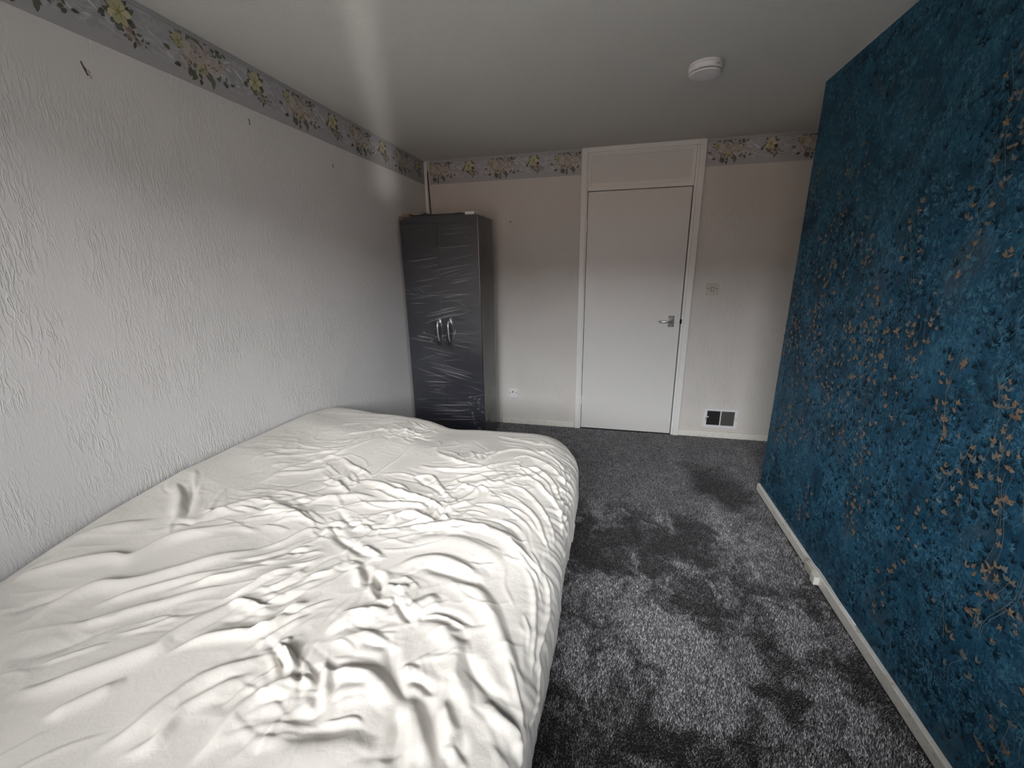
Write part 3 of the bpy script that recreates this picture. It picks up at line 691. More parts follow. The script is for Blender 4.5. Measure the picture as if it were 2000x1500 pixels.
# ------------------------------------------------------------------ bed and duvet
def bed():
    root = tag(empty('divan_bed', (-0.86, 1.05, 0)), 'low divan bed with mattress under the rumpled cream duvet', 'bed')
    L = lambda *b: in_local(root, boxes(*b))
    obj('divan_base', L((XL+0.05, -0.24, 0.02, 1.96, 0.06, 0.30)), M['divan'], root, bevel=0.015)
    obj('mattress', L((XL+0.045, -0.22, 0.02, 1.97, 0.301, 0.47)), M['mattress'], root, bevel=0.05, seg=4)
    for fx in (XL+0.12, -0.32):
        for fy in (0.12, 1.85):
            bm = lathe([(0, -0.006), (0.022, -0.006), (0.025, 0.06), (0, 0.06)], 16); move(bm, fx, fy, 0)
            obj('foot', in_local(root, bm), M['black'], root)
bed()
FOLDS=[
 (20.2,22,[(-1.592,0.586),(-1.511,0.652),(-1.415,0.736),(-1.367,0.757),(-1.34,0.85),(-1.262,0.937),(-1.178,1.003)]),
 (21.7,24,[(-1.394,0.484),(-1.376,0.529),(-1.37,0.601),(-1.343,0.655),(-1.28,0.691),(-1.196,0.775),(-1.127,0.841),(-1.034,0.91)]),
 (12.4,20,[(-1.301,0.538),(-1.217,0.58),(-1.142,0.646),(-1.055,0.718),(-1.001,0.745)]),
 (20.2,26,[(-1.202,0.385),(-1.115,0.436),(-1.037,0.502),(-0.989,0.538),(-0.986,0.577),(-0.965,0.64),(-0.929,0.697),(-0.896,0.748)]),
 (5,7,[(-1.139,0.55),(-1.088,0.583),(-1.055,0.616),(-1.01,0.649)]),
 (4,7,[(-1.22,0.451),(-1.16,0.502),(-1.118,0.535)]),
 (10.8,20,[(-1.055,0.37),(-1.019,0.415),(-0.989,0.454),(-0.98,0.475)]),
 (17.1,24,[(-0.887,0.343),(-0.857,0.394),(-0.839,0.463),(-0.818,0.511),(-0.758,0.559),(-0.725,0.601)]),
 (14.0,17,[(-0.953,0.52),(-0.92,0.574),(-0.872,0.613),(-0.797,0.646),(-0.779,0.673),(-0.725,0.715)]),
 (12.4,18,[(-0.836,0.352),(-0.797,0.394),(-0.8,0.451),(-0.758,0.508),(-0.716,0.544)]),
 (14.0,22,[(-0.698,0.37),(-0.689,0.421),(-0.683,0.484),(-0.638,0.544),(-0.611,0.574)]),
 (10.8,25,[(-1.604,0.637),(-1.559,0.76),(-1.496,0.832),(-1.427,0.898)]),
 (12.4,16,[(-1.289,0.595),(-1.268,0.628),(-1.187,0.709),(-1.133,0.754),(-1.073,0.799)]),
 (10.8,14,[(-1.118,0.724),(-1.067,0.76),(-1.004,0.802),(-0.953,0.847)]),
 (-12,16,[(-1.511,1.084),(-1.442,1.015),(-1.367,0.925)]),
 (14.0,22,[(-1.556,1.057),(-1.451,0.982),(-1.385,0.904)]),
 (-6,12,[(-1.382,0.901),(-1.364,0.919),(-1.322,0.925)]),
 (20.2,22,[(-1.34,0.943),(-1.307,1.021),(-1.229,1.12),(-1.166,1.171)]),
 (15.5,30,[(-1.202,1.072),(-1.127,1.105),(-1.073,1.147)]),
 (-7,12,[(-1.064,0.826),(-0.998,0.871),(-0.938,0.934)]),
 (12.4,13,[(-0.98,0.7),(-0.941,0.739),(-0.917,0.808),(-0.872,0.853)]),
 (12.4,14,[(-0.956,0.691),(-0.893,0.706),(-0.839,0.703),(-0.803,0.733)]),
 (-8,13,[(-0.779,0.634),(-0.737,0.613),(-0.683,0.583),(-0.647,0.55)]),
 (14.0,16,[(-0.734,0.616),(-0.692,0.607),(-0.65,0.571),(-0.638,0.544)]),
 (-7,18,[(-1.457,0.517),(-1.412,0.571),(-1.385,0.61)]),
 (-6,30,[(-1.307,0.439),(-1.235,0.487),(-1.181,0.535)]),
 (-6,18,[(-1.166,0.64),(-1.118,0.682),(-1.07,0.73)]),
 (-7,15,[(-0.929,0.637),(-0.875,0.661),(-0.851,0.715),(-0.839,0.76)]),
 (10.8,10,[(-0.848,0.649),(-0.782,0.655),(-0.767,0.706),(-0.749,0.745)]),
 (-6,25,[(-0.761,0.463),(-0.719,0.496),(-0.683,0.538)]),
 (-7,12,[(-0.656,0.499),(-0.629,0.502),(-0.614,0.517)]),
 (11.5,26,[(-1.19,1.15),(-1.112,1.189),(-1.028,1.225),(-0.902,1.252),(-0.833,1.246)]),
 (9.8,30,[(-1.232,1.075),(-1.16,1.09),(-1.067,1.09),(-1.007,1.057)]),
 (12.3,22,[(-1.01,1.315),(-0.974,1.354),(-0.887,1.351),(-0.752,1.306),(-0.629,1.267),(-0.566,1.243)]),
 (9.8,20,[(-0.929,1.174),(-0.845,1.219),(-0.719,1.243),(-0.647,1.231),(-0.578,1.186)]),
 (11.5,22,[(-0.749,1.06),(-0.734,1.123),(-0.716,1.171),(-0.662,1.195),(-0.581,1.159),(-0.488,1.159)]),
 (12.3,26,[(-0.731,1.051),(-0.644,1.099),(-0.539,1.135),(-0.449,1.165),(-0.368,1.159),(-0.299,1.12),(-0.239,1.042),(-0.179,0.967)]),
 (8.2,18,[(-0.557,1.153),(-0.53,1.267),(-0.497,1.363),(-0.458,1.465),(-0.404,1.528)]),
 (-13,15,[(-0.929,1.393),(-0.761,1.321),(-0.638,1.285),(-0.566,1.249)]),
 (-14,14,[(-0.566,1.249),(-0.566,1.198),(-0.563,1.165),(-0.596,1.192)]),
 (8.2,16,[(-0.797,1.552),(-0.665,1.522),(-0.524,1.561),(-0.464,1.618),(-0.401,1.669)]),
 (6.6,14,[(-0.797,1.699),(-0.731,1.645),(-0.611,1.588),(-0.533,1.588)]),
 (6.6,13,[(-0.542,1.588),(-0.494,1.726),(-0.428,1.786),(-0.344,1.78),(-0.254,1.72)]),
 (8.2,15,[(-1.193,1.513),(-1.073,1.459),(-0.98,1.414),(-0.935,1.42)]),
 (8.2,16,[(-1.094,1.348),(-1.031,1.3),(-0.974,1.261)]),
 (5,7,[(-0.95,1.417),(-0.938,1.51),(-0.929,1.615),(-0.935,1.819)]),
 (5,10,[(-1.457,1.321),(-1.379,1.42),(-1.283,1.519),(-1.181,1.573)]),
 (6.6,14,[(-1.355,1.252),(-1.283,1.405),(-1.205,1.555),(-1.199,1.657),(-1.151,1.81)]),
 (7.4,14,[(-0.875,1.468),(-0.785,1.444),(-0.713,1.456),(-0.635,1.375),(-0.563,1.288)]),
 (-9,13,[(-0.818,1.48),(-0.725,1.399),(-0.65,1.36),(-0.581,1.297)]),
 (7.4,12,[(-0.41,1.552),(-0.296,1.537),(-0.212,1.444),(-0.134,1.348),(-0.08,1.222)]),
 (7.4,12,[(-0.395,1.651),(-0.275,1.609),(-0.185,1.507),(-0.128,1.423),(-0.077,1.321)]),
 (7.4,12,[(-0.38,1.753),(-0.248,1.666),(-0.155,1.585),(-0.083,1.543)]),
 (6.6,12,[(-0.425,1.474),(-0.314,1.444),(-0.227,1.339),(-0.158,1.237),(-0.119,1.129)]),
 (5.7,11,[(-0.44,1.402),(-0.332,1.375),(-0.242,1.279),(-0.173,1.174),(-0.131,1.075)]),
 (5.7,11,[(-0.356,1.843),(-0.236,1.744),(-0.149,1.672),(-0.077,1.639)]),
 (5.7,10,[(-0.431,1.576),(-0.35,1.612),(-0.248,1.54),(-0.173,1.429),(-0.131,1.33)]),
 (-20,17,[(-0.938,1.081),(-0.869,1.033),(-0.821,1.0),(-0.749,0.967),(-0.674,0.94),(-0.647,0.934)]),
 (-18,16,[(-0.689,0.91),(-0.656,0.877),(-0.626,0.844),(-0.617,0.82)]),
 (-18,15,[(-0.638,0.895),(-0.611,0.868),(-0.584,0.829)]),
 (9.8,22,[(-0.74,0.919),(-0.704,0.898),(-0.665,0.862),(-0.647,0.826)]),
 (10.7,20,[(-0.929,1.045),(-0.887,1.048),(-0.86,1.045)]),
 (8.2,12,[(-0.836,1.051),(-0.818,1.069),(-0.794,1.084),(-0.755,1.063)]),
 (9.8,22,[(-0.746,0.979),(-0.704,0.97),(-0.662,0.958),(-0.647,0.97)]),
 (7.4,35,[(-0.617,0.991),(-0.563,1.054),(-0.458,1.078),(-0.365,1.054),(-0.305,1.012),(-0.26,0.958)]),
 (-10,25,[(-0.524,0.937),(-0.458,0.946),(-0.371,0.919),(-0.317,0.892)]),
 (9.0,30,[(-0.599,0.904),(-0.545,0.961),(-0.476,0.985),(-0.389,0.964),(-0.32,0.925)]),
 (-8,16,[(-0.662,1.108),(-0.584,1.096),(-0.473,1.12)]),
 (-9,14,[(-0.941,1.15),(-0.857,1.09),(-0.803,1.096),(-0.752,1.108)]),
 (-8,18,[(-1.268,1.114),(-1.163,1.159),(-1.106,1.21)]),
 (5.7,18,[(-1.34,1.192),(-1.316,1.294),(-1.241,1.351),(-1.169,1.42)]),
 (6.6,14,[(-1.058,0.895),(-1.01,0.946),(-0.977,1.021),(-0.914,1.042)]),
 (6.6,13,[(-0.998,0.832),(-0.953,0.88),(-0.935,0.931),(-0.893,0.955)]),
 (6.6,12,[(-0.92,0.814),(-0.89,0.856),(-0.845,0.88),(-0.821,0.925)]),
 (6.6,12,[(-0.845,0.79),(-0.806,0.832),(-0.764,0.862),(-0.755,0.916)]),
 (-8,12,[(-0.977,0.85),(-0.941,0.904),(-0.887,0.934)]),
 (7.4,18,[(-1.082,1.876),(-0.995,1.837),(-0.944,1.867),(-0.923,1.945)]),
 (-8,12,[(-1.022,1.837),(-0.965,1.834),(-0.926,1.828)]),
 (4.9,12,[(-1.298,1.666),(-1.22,1.765),(-1.091,1.876)]),
 (5.7,14,[(-0.623,1.417),(-0.569,1.471),(-0.479,1.537),(-0.422,1.546)]),
 (5.7,12,[(-0.581,1.348),(-0.56,1.405),(-0.503,1.444),(-0.434,1.429)]),
 (4.9,12,[(-0.494,1.258),(-0.443,1.303),(-0.359,1.297),(-0.269,1.231),(-0.203,1.141)]),
 (-7,14,[(-0.44,1.195),(-0.353,1.213),(-0.275,1.153),(-0.212,1.063),(-0.164,1.0)]),
 (4.9,12,[(-0.587,1.705),(-0.548,1.657),(-0.533,1.588)]),
 (4.9,14,[(-0.596,1.99),(-0.512,1.957),(-0.377,1.909),(-0.269,1.867)]),
 (-22,17,[(-0.641,0.892),(-0.602,0.859),(-0.572,0.82),(-0.563,0.79)]),
 (-16,14,[(-0.575,0.775),(-0.545,0.778),(-0.518,0.787)]),
 (-15,12,[(-0.533,0.817),(-0.491,0.781),(-0.452,0.748)]),
 (12.9,26,[(-0.515,0.775),(-0.551,0.763),(-0.599,0.739),(-0.62,0.7),(-0.629,0.667)]),
 (23.9,36,[(-0.569,0.577),(-0.536,0.595),(-0.485,0.598),(-0.437,0.583),(-0.389,0.565)]),
 (-18,22,[(-0.491,0.712),(-0.443,0.634),(-0.401,0.595),(-0.353,0.559)]),
 (13.8,30,[(-0.425,0.88),(-0.365,0.901),(-0.311,0.871),(-0.257,0.808),(-0.212,0.745),(-0.167,0.7),(-0.11,0.676)]),
 (-10,20,[(-0.521,0.943),(-0.413,0.937),(-0.344,0.913),(-0.29,0.874)]),
 (14.7,30,[(-0.446,0.742),(-0.398,0.751),(-0.347,0.733),(-0.308,0.694),(-0.293,0.646),(-0.263,0.604),(-0.221,0.565)]),
 (-14,22,[(-0.308,0.733),(-0.281,0.685),(-0.248,0.652),(-0.206,0.625),(-0.152,0.607),(-0.104,0.598)]),
 (-18,22,[(-0.344,0.595),(-0.308,0.544),(-0.278,0.505),(-0.245,0.481),(-0.227,0.478)]),
 (-13,14,[(-0.398,0.61),(-0.353,0.61),(-0.314,0.589)]),
 (14.7,26,[(-0.383,0.583),(-0.356,0.556),(-0.332,0.529),(-0.302,0.499),(-0.272,0.475)]),
 (-13,16,[(-0.386,0.556),(-0.362,0.511),(-0.35,0.469),(-0.338,0.451)]),
 (11.0,22,[(-0.215,0.61),(-0.182,0.592),(-0.137,0.589),(-0.086,0.586)]),
 (-9,18,[(-0.266,0.532),(-0.242,0.511),(-0.206,0.496)]),
 (11.0,22,[(-0.305,0.586),(-0.278,0.544),(-0.248,0.511),(-0.218,0.487)]),
 (-15,15,[(-0.617,0.598),(-0.584,0.58),(-0.56,0.544),(-0.551,0.511)]),
 (11.0,18,[(-0.593,0.604),(-0.569,0.586),(-0.548,0.547),(-0.542,0.523)]),
 (5,6,[(-0.617,0.796),(-0.632,0.703),(-0.632,0.577)]),
 (5,6,[(-0.644,0.796),(-0.656,0.697),(-0.65,0.586)]),
 (5,7,[(-0.602,0.478),(-0.596,0.445),(-0.59,0.415)]),
 (-11,18,[(-0.587,0.472),(-0.566,0.49),(-0.536,0.502),(-0.539,0.532)]),
 (7.4,13,[(-0.911,0.745),(-0.872,0.772),(-0.857,0.805),(-0.839,0.871)]),
 (7.4,13,[(-0.863,0.694),(-0.827,0.739),(-0.794,0.796),(-0.758,0.832)]),
 (8.3,13,[(-0.824,0.655),(-0.788,0.685),(-0.746,0.751)]),
 (8.3,13,[(-0.788,0.619),(-0.764,0.622),(-0.749,0.652),(-0.713,0.715)]),
 (7.4,12,[(-0.725,0.607),(-0.719,0.625),(-0.704,0.643)]),
 (-9,11,[(-0.812,0.643),(-0.782,0.673),(-0.74,0.73)]),
 (-9,11,[(-0.854,0.685),(-0.812,0.724),(-0.776,0.781)]),
 (-8,11,[(-0.881,0.73),(-0.842,0.787),(-0.803,0.841)]),
 (11.0,15,[(-0.704,0.613),(-0.671,0.595),(-0.638,0.568)]),
 (-11,13,[(-0.716,0.607),(-0.683,0.58),(-0.653,0.547)]),
 (-13,12,[(-0.65,0.571),(-0.62,0.556),(-0.605,0.55)]),
 (11.0,14,[(-0.626,0.562),(-0.596,0.556),(-0.575,0.55)]),
 (10.1,24,[(-0.677,0.505),(-0.632,0.538),(-0.605,0.562)]),
 (8.3,28,[(-0.617,0.652),(-0.563,0.685),(-0.482,0.685)]),
 (-9,22,[(-0.545,0.607),(-0.506,0.628),(-0.458,0.634)]),
 (-8,16,[(-0.539,0.673),(-0.503,0.673),(-0.476,0.679)]),
 (16.6,28,[(-0.47,0.778),(-0.446,0.808),(-0.416,0.847)]),
 (11.0,20,[(-0.536,0.829),(-0.524,0.844),(-0.5,0.844)]),
 (-9,14,[(-0.578,0.85),(-0.548,0.862),(-0.509,0.853)]),
 (8.3,14,[(-0.218,1.003),(-0.173,0.961),(-0.143,0.877),(-0.125,0.79),(-0.107,0.718)]),
 (8.3,12,[(-0.173,1.045),(-0.128,0.997),(-0.098,0.922),(-0.101,0.811),(-0.089,0.733)]),
 (7.4,12,[(-0.194,0.709),(-0.17,0.676),(-0.134,0.643),(-0.104,0.601)]),
 (-8,12,[(-0.161,0.628),(-0.134,0.613),(-0.101,0.601),(-0.074,0.586)]),
 (5,6,[(-0.179,0.862),(-0.149,0.82),(-0.137,0.754)]),
 (9.2,18,[(-0.131,0.58),(-0.104,0.571),(-0.083,0.556)]),
 (5.5,14,[(-0.41,0.619),(-0.395,0.637),(-0.368,0.634)]),
 (-7,24,[(-0.554,0.562),(-0.512,0.577),(-0.467,0.574)]),
 (6.4,24,[(-0.527,0.538),(-0.497,0.559),(-0.443,0.556)]),
 (5,6,[(-0.515,0.493),(-0.485,0.499),(-0.452,0.511),(-0.422,0.505)]),
 (-8,40,[(-0.578,0.46),(-0.515,0.475),(-0.452,0.487)]),
 (8.3,40,[(-0.572,0.433),(-0.506,0.442),(-0.419,0.466),(-0.368,0.466)]),
 (5,5,[(-0.431,0.775),(-0.389,0.784),(-0.35,0.772),(-0.302,0.754)]),
 (-6,14,[(-0.419,0.796),(-0.356,0.79),(-0.29,0.766)]),
 (-7,16,[(-0.347,0.73),(-0.314,0.727),(-0.29,0.739)]),
 (6.4,10,[(-0.113,0.802),(-0.068,0.751),(-0.059,0.691),(-0.068,0.637)]),
]

XE, YEB, RB, RE = -0.122, 2.14, 0.30, 0.13
def z_top(x, y):
    wall = np.interp(y, [.2, .6, .72, .85, 1.12, 1.35, 1.83, 2.1], [.0, .035, .06, .08, .105, .10, .060, .02])
    z = .575 + wall*np.exp(-((x+1.61)/.28)**2)
    z = z + .030*sm(-.86, -1.08, x)*sm(1.2, 1.9, y)
    return z - .02*sm(1.6, 2.1, y)*sm(-1.0, -.8, x)
def catmull(pts, step=0.004):
    P = np.array(pts, float); P = np.vstack([2*P[0]-P[1], P, 2*P[-1]-P[-2]]); out = []
    for i in range(1, len(P)-2):
        p0, p1, p2, p3 = P[i-1], P[i], P[i+1], P[i+2]
        n = max(2, int(np.linalg.norm(p2-p1)/step)); t = np.linspace(0, 1, n, endpoint=False)[:, None]
        out.append(0.5*((2*p1)+(p2-p0)*t+(2*p0-5*p1+4*p2-p3)*t**2+(-p0+3*p1-3*p2+p3)*t**3))
    return np.vstack(out+[P[-2:-1]])
def duvet():
    g = 0.0034
    qx = np.arange(XL+0.012, 0.33, g); qy = np.arange(0.03, 2.60, g)
    QX, QY = np.meshgrid(qx, qy, indexing='ij')
    # folds as traced ridges and valleys, each with its own height and width
    D = np.zeros_like(QX)
    wob = 0.010
    WX = QX + wob*(vnoise(QX*11, QY*11, 41)-0.5) + 0.0018*(vnoise(QX*22, QY*22, 43)-0.5)
    WY = QY + wob*(vnoise(QX*11, QY*11, 42)-0.5) + 0.0018*(vnoise(QX*22, QY*22, 44)-0.5)
    rngc = random.Random(77); extra = []
    for _ in range(240):
        amp, wid, pts = rngc.choice(FOLDS); k = rngc.randrange(len(pts)-1)
        (ax, ay), (bx, by) = pts[k], pts[k+1]; t = rngc.random()
        th = math.atan2(by-ay, bx-ax)+rngc.gauss(0, 0.2); L = rngc.uniform(0.035, 0.10)
        px = ax+(bx-ax)*t+rngc.gauss(0, 0.035); py = ay+(by-ay)*t+rngc.gauss(0, 0.035); bend = rngc.gauss(0, 0.18)
        e = [(px-L*math.cos(th-bend), py-L*math.sin(th-bend)), (px, py), (px+L*math.cos(th+bend), py+L*math.sin(th+bend))]
        extra.append((rngc.choice((-1.6, 1.5, 2.0, 2.6)), rngc.uniform(7, 13), e))
    far = [f for f in FOLDS if sum(p[1] for p in f[2])/len(f[2]) > 1.0]
    for _ in range(330):     # finer creases over the far half and the hanging side
        amp, wid, pts = rngc.choice(far); k = rngc.randrange(len(pts)-1)
        (ax, ay), (bx, by) = pts[k], pts[k+1]; t = rngc.random()
        th = math.atan2(by-ay, bx-ax)+rngc.gauss(0, 0.22); L = rngc.uniform(0.04, 0.12); bend = rngc.gauss(0, 0.22)
        px = ax+(bx-ax)*t+rngc.gauss(0, 0.06); py = ay+(by-ay)*t+rngc.gauss(0, 0.06)
        extra.append((rngc.choice((-2.6, -1.8, 1.8, 2.6, 3.4, 4.0)), rngc.uniform(8, 15), [(px-L*math.cos(th-bend), py-L*math.sin(th-bend)), (px, py), (px+L*math.cos(th+bend), py+L*math.sin(th+bend))]))
    for amp, wid, pts in FOLDS+extra:
        a, w = math.copysign(min(abs(amp), 13+0.4*max(0, abs(amp)-13))*(1.0 if amp > 0 else 0.72), amp)*0.001*FOLD_A, max(0.0062, wid*0.001*FOLD_W)
        c = catmull(pts)
        lo = c.min(0)-3*w-0.02; hi = c.max(0)+3*w+0.02
        i0, i1 = np.searchsorted(qx, [lo[0], hi[0]]); j0, j1 = np.searchsorted(qy, [lo[1], hi[1]])
        if i1 <= i0 or j1 <= j0: continue
        sx = WX[i0:i1, j0:j1].ravel().astype(np.float32); sy = WY[i0:i1, j0:j1].ravel().astype(np.float32)
        best = np.full(sx.shape, 1e9, np.float32); bt = np.zeros(sx.shape, np.float32); ox = np.zeros(sx.shape, np.float32); oy = np.zeros(sx.shape, np.float32)
        c = c[np.unique(np.r_[np.arange(0, len(c), 2), len(c)-1])]
        for k in range(len(c)-1):
            ex, ey = c[k+1]-c[k]; l2 = ex*ex+ey*ey+1e-12
            t = np.clip(((sx-c[k, 0])*ex+(sy-c[k, 1])*ey)/l2, 0, 1)
            px, py = sx-c[k, 0]-t*ex, sy-c[k, 1]-t*ey; d2 = px*px+py*py
            m = d2 < best
            best[m] = d2[m]; bt[m] = (k+t[m])/(len(c)-1); ox[m] = px[m]; oy[m] = py[m]
        t = bt; tap = np.clip(np.minimum(t, 1-t)/0.30, 0, 1); tap = tap*tap*(3-2*tap)
        d = np.sqrt(best)
        ww = w*(0.55+0.45*tap)
        cosn = (ox*0.25-oy*0.97)/np.maximum(d, 1e-6)      # +1 on the window side of the fold
        if amp > 0:      # round back towards the window, steep drop and a crease behind
            ws = ww*(1.07+0.38*cosn)
            prof = np.exp(-(d/ws)**2) - 0.30*np.clip(-cosn, 0, 1)*np.exp(-np.abs(d-1.7*ws)/(0.55*ws))
        else:
            prof = 0.45*np.exp(-d/(0.7*ww)) + 0.6*np.exp(-(d/ww)**2) - 0.18*np.exp(-((d-2.0*ww)/(0.9*ww))**2)
        D[i0:i1, j0:j1] += (a*tap*prof).reshape(i1-i0, j1-j0)
    # soft filling, small puckers
    D += 0.016*(vnoise(QX*3.2, QY*3.0, 51)-0.5) + 0.010*(vnoise(QX*7.5, QY*7.5, 52)-0.5)
    def ridged(u, v, s): return 1-np.abs(2*vnoise(u, v, s)-1)
    ang = 0.5
    U = QX*math.cos(ang)+QY*math.sin(ang); W = -QX*math.sin(ang)+QY*math.cos(ang)
    puck = ridged(U*9+2*vnoise(U*5, W*5, 53), W*26, 54)**3
    D += 0.0020*puck*sm(0.35, 0.7, vnoise(QX*4, QY*4, 55))
    D += 0.0008*(ridged(QX*34+1.5*vnoise(QX*20, QY*20, 58), QY*38, 57)**2)*sm(0.4, 0.7, vnoise(QX*6, QY*6, 59))
    # drape over the rounded mattress edge
    cx = np.minimum(QX, XE-RB); cy = np.minimum(QY, YEB-RB); dx = QX-cx; dy = QY-cy
    rho = np.hypot(dx, dy); nx = dx/np.maximum(rho, 1e-9); ny = dy/np.maximum(rho, 1e-9)
    # pleats running down the hanging side
    edge = sm(RB-0.12, RB+0.04, rho)*(0.30+0.70*sm(1.0, 1.7, QY))
    along = np.where(dx > dy, QY, -QX) + 0.0*QX
    fan = np.arctan2(dy, np.maximum(dx, 1e-9))*0.25
    q = QY*1.0+fan-0.30*(rho-RB)
    pleat = 0.0050*np.sin(q*2*PI*13+5*vnoise(q*7, rho*4, 61)) + 0.0026*np.sin(q*2*PI*31+6*vnoise(q*11, rho*5, 62))
    D += edge*pleat*(0.55+0.7*vnoise(q*5, rho*3, 63))
    D *= np.clip((QX-(XL+0.012))/0.05, 0.0, 1)*0.75+0.25*np.clip((QX-(XL+0.012))/0.02, 0, 1)
    lim = 0.62
    rho2 = np.minimum(rho, lim+0.02*np.sin(q*40))
    a = np.clip((rho2-(RB-RE))/RE, 0, PI/2)
    hor = np.where(rho2 <= RB-RE, rho2, (RB-RE)+RE*np.sin(a))
    drop = RE*(1-np.cos(a)) + np.maximum(0, rho2-(RB-RE)-RE*PI/2)
    below = np.maximum(0, drop-0.25)
    hor = hor - 0.10*below
    X = cx+nx*hor; Y = cy+ny*hor
    Z = z_top(X, Y)-drop
    N = np.stack([nx*np.sin(a), ny*np.sin(a), np.cos(a)], -1)
    P = np.stack([X, Y, Z], -1) + N*D[..., None]
    P[..., 0] = np.maximum(P[..., 0], XL+0.006)
    P[..., 2] = np.maximum(P[..., 2], 0.035)
    ni, nj = QX.shape; idx = np.arange(ni*nj).reshape(ni, nj)
    F = np.stack([idx[:-1, :-1].ravel(), idx[1:, :-1].ravel(), idx[1:, 1:].ravel(), idx[:-1, 1:].ravel()], 1)
    far = rho[:-1, :-1].ravel() > lim+0.03
    F = F[~far]
    used = np.unique(F); re_ = -np.ones(ni*nj, np.int32); re_[used] = np.arange(len(used)); F = re_[F]
    PV = P.reshape(-1, 3)[used]
    o = link('duvet', mesh_np('duvet', PV, F), M['fabric'], None, smooth=True)
    tag(o, 'rumpled cream cotton duvet cover spread over the whole bed', 'duvet')
FOLD_A, FOLD_W = 0.98, 0.70
duvet()

# ------------------------------------------------------------------ small fittings
def smoke_alarm():
    cx, cy = 0.365, 2.36
    root = tag(empty('smoke_alarm', (cx, cy, H)), 'round white smoke alarm fixed to the ceiling', 'smoke alarm')
    def P(nm, prof, m, sm_=True):
        bm = lathe([(r, -z) for r, z in prof], 48); return obj(nm, bm, m, root, smooth=False)
    P('base_plate', [(0, 0.0005), (0.072, 0.0005), (0.073, 0.003), (0.073, 0.008), (0.070, 0.0095), (0, 0.0095)], M['plastic'])
    P('body', [(0, 0.010), (0.072, 0.010), (0.0735, 0.013), (0.0725, 0.030), (0.069, 0.0325), (0, 0.0325)], M['plastic'])
    P('vent_ring', [(0, 0.033), (0.064, 0.033), (0.064, 0.0355), (0, 0.0355)], M['screw'])
    P('cover', [(0, 0.036), (0.068, 0.036), (0.069, 0.038), (0.064, 0.0425), (0.03, 0.0445), (0, 0.045)], M['plastic'])
    bm = lathe([(0, -0.0452), (0.009, -0.0452), (0.009, -0.047), (0, -0.048)], 16); move(bm, -0.03, -0.02, 0)
    obj('test_button', bm, M['plastic'], root)
    for ang in (-1.05, -0.95, -0.85):
        bm = bmesh.new(); box(bm, -0.0012, 0.0012, -0.0015, 0.0015, -0.024, -0.019)
        move(bm, 0.0728*math.cos(ang), 0.0728*math.sin(ang), 0); obj('slot', bm, M['screw'], root)
smoke_alarm()

def plate(name, cx, cz, s, m, label, cat, extra):
    root = tag(empty(name, (cx, YB, cz)), label, cat)
    bm = bmesh.new(); box(bm, -s/2, s/2, -0.009, -0.0005, -s/2, s/2)
    obj('face_plate', bm, m, root, bevel=0.003)
    for sx in (-0.030, 0.030):
        b = lathe([(0, 0), (0.0045, 0), (0.0045, 0.001), (0, 0.0015)], 12, 'Y'); move(b, sx, -0.009, 0.0 if cat == 'socket' else 0.006)
        obj('screw', b, M['screw'], root)
    extra(root)
def sw(root):
    bm = bmesh.new(); box(bm, -0.009, 0.009, -0.0135, -0.009, -0.014, 0.016); obj('rocker', bm, M['cream_plastic'], root, bevel=0.002)
    bm = bmesh.new(); box(bm, -0.0115, 0.0115, -0.0096, -0.009, -0.0165, 0.0185); obj('rocker_surround', bm, M['screw'], root)
plate('light_switch', 0.763, 1.238, 0.088, M['cream_plastic'], 'aged cream light switch on the wall right of the door', 'light switch', sw)
def so(root):
    bm = bmesh.new(); box(bm, -0.008, 0.003, -0.0105, -0.009, 0.002, 0.016); obj('outlet_slot', bm, M['screw'], root)
plate('wall_socket', -0.858, 0.300, 0.088, M['plastic'], 'small white wall socket plate low beside the wardrobe', 'socket', so)

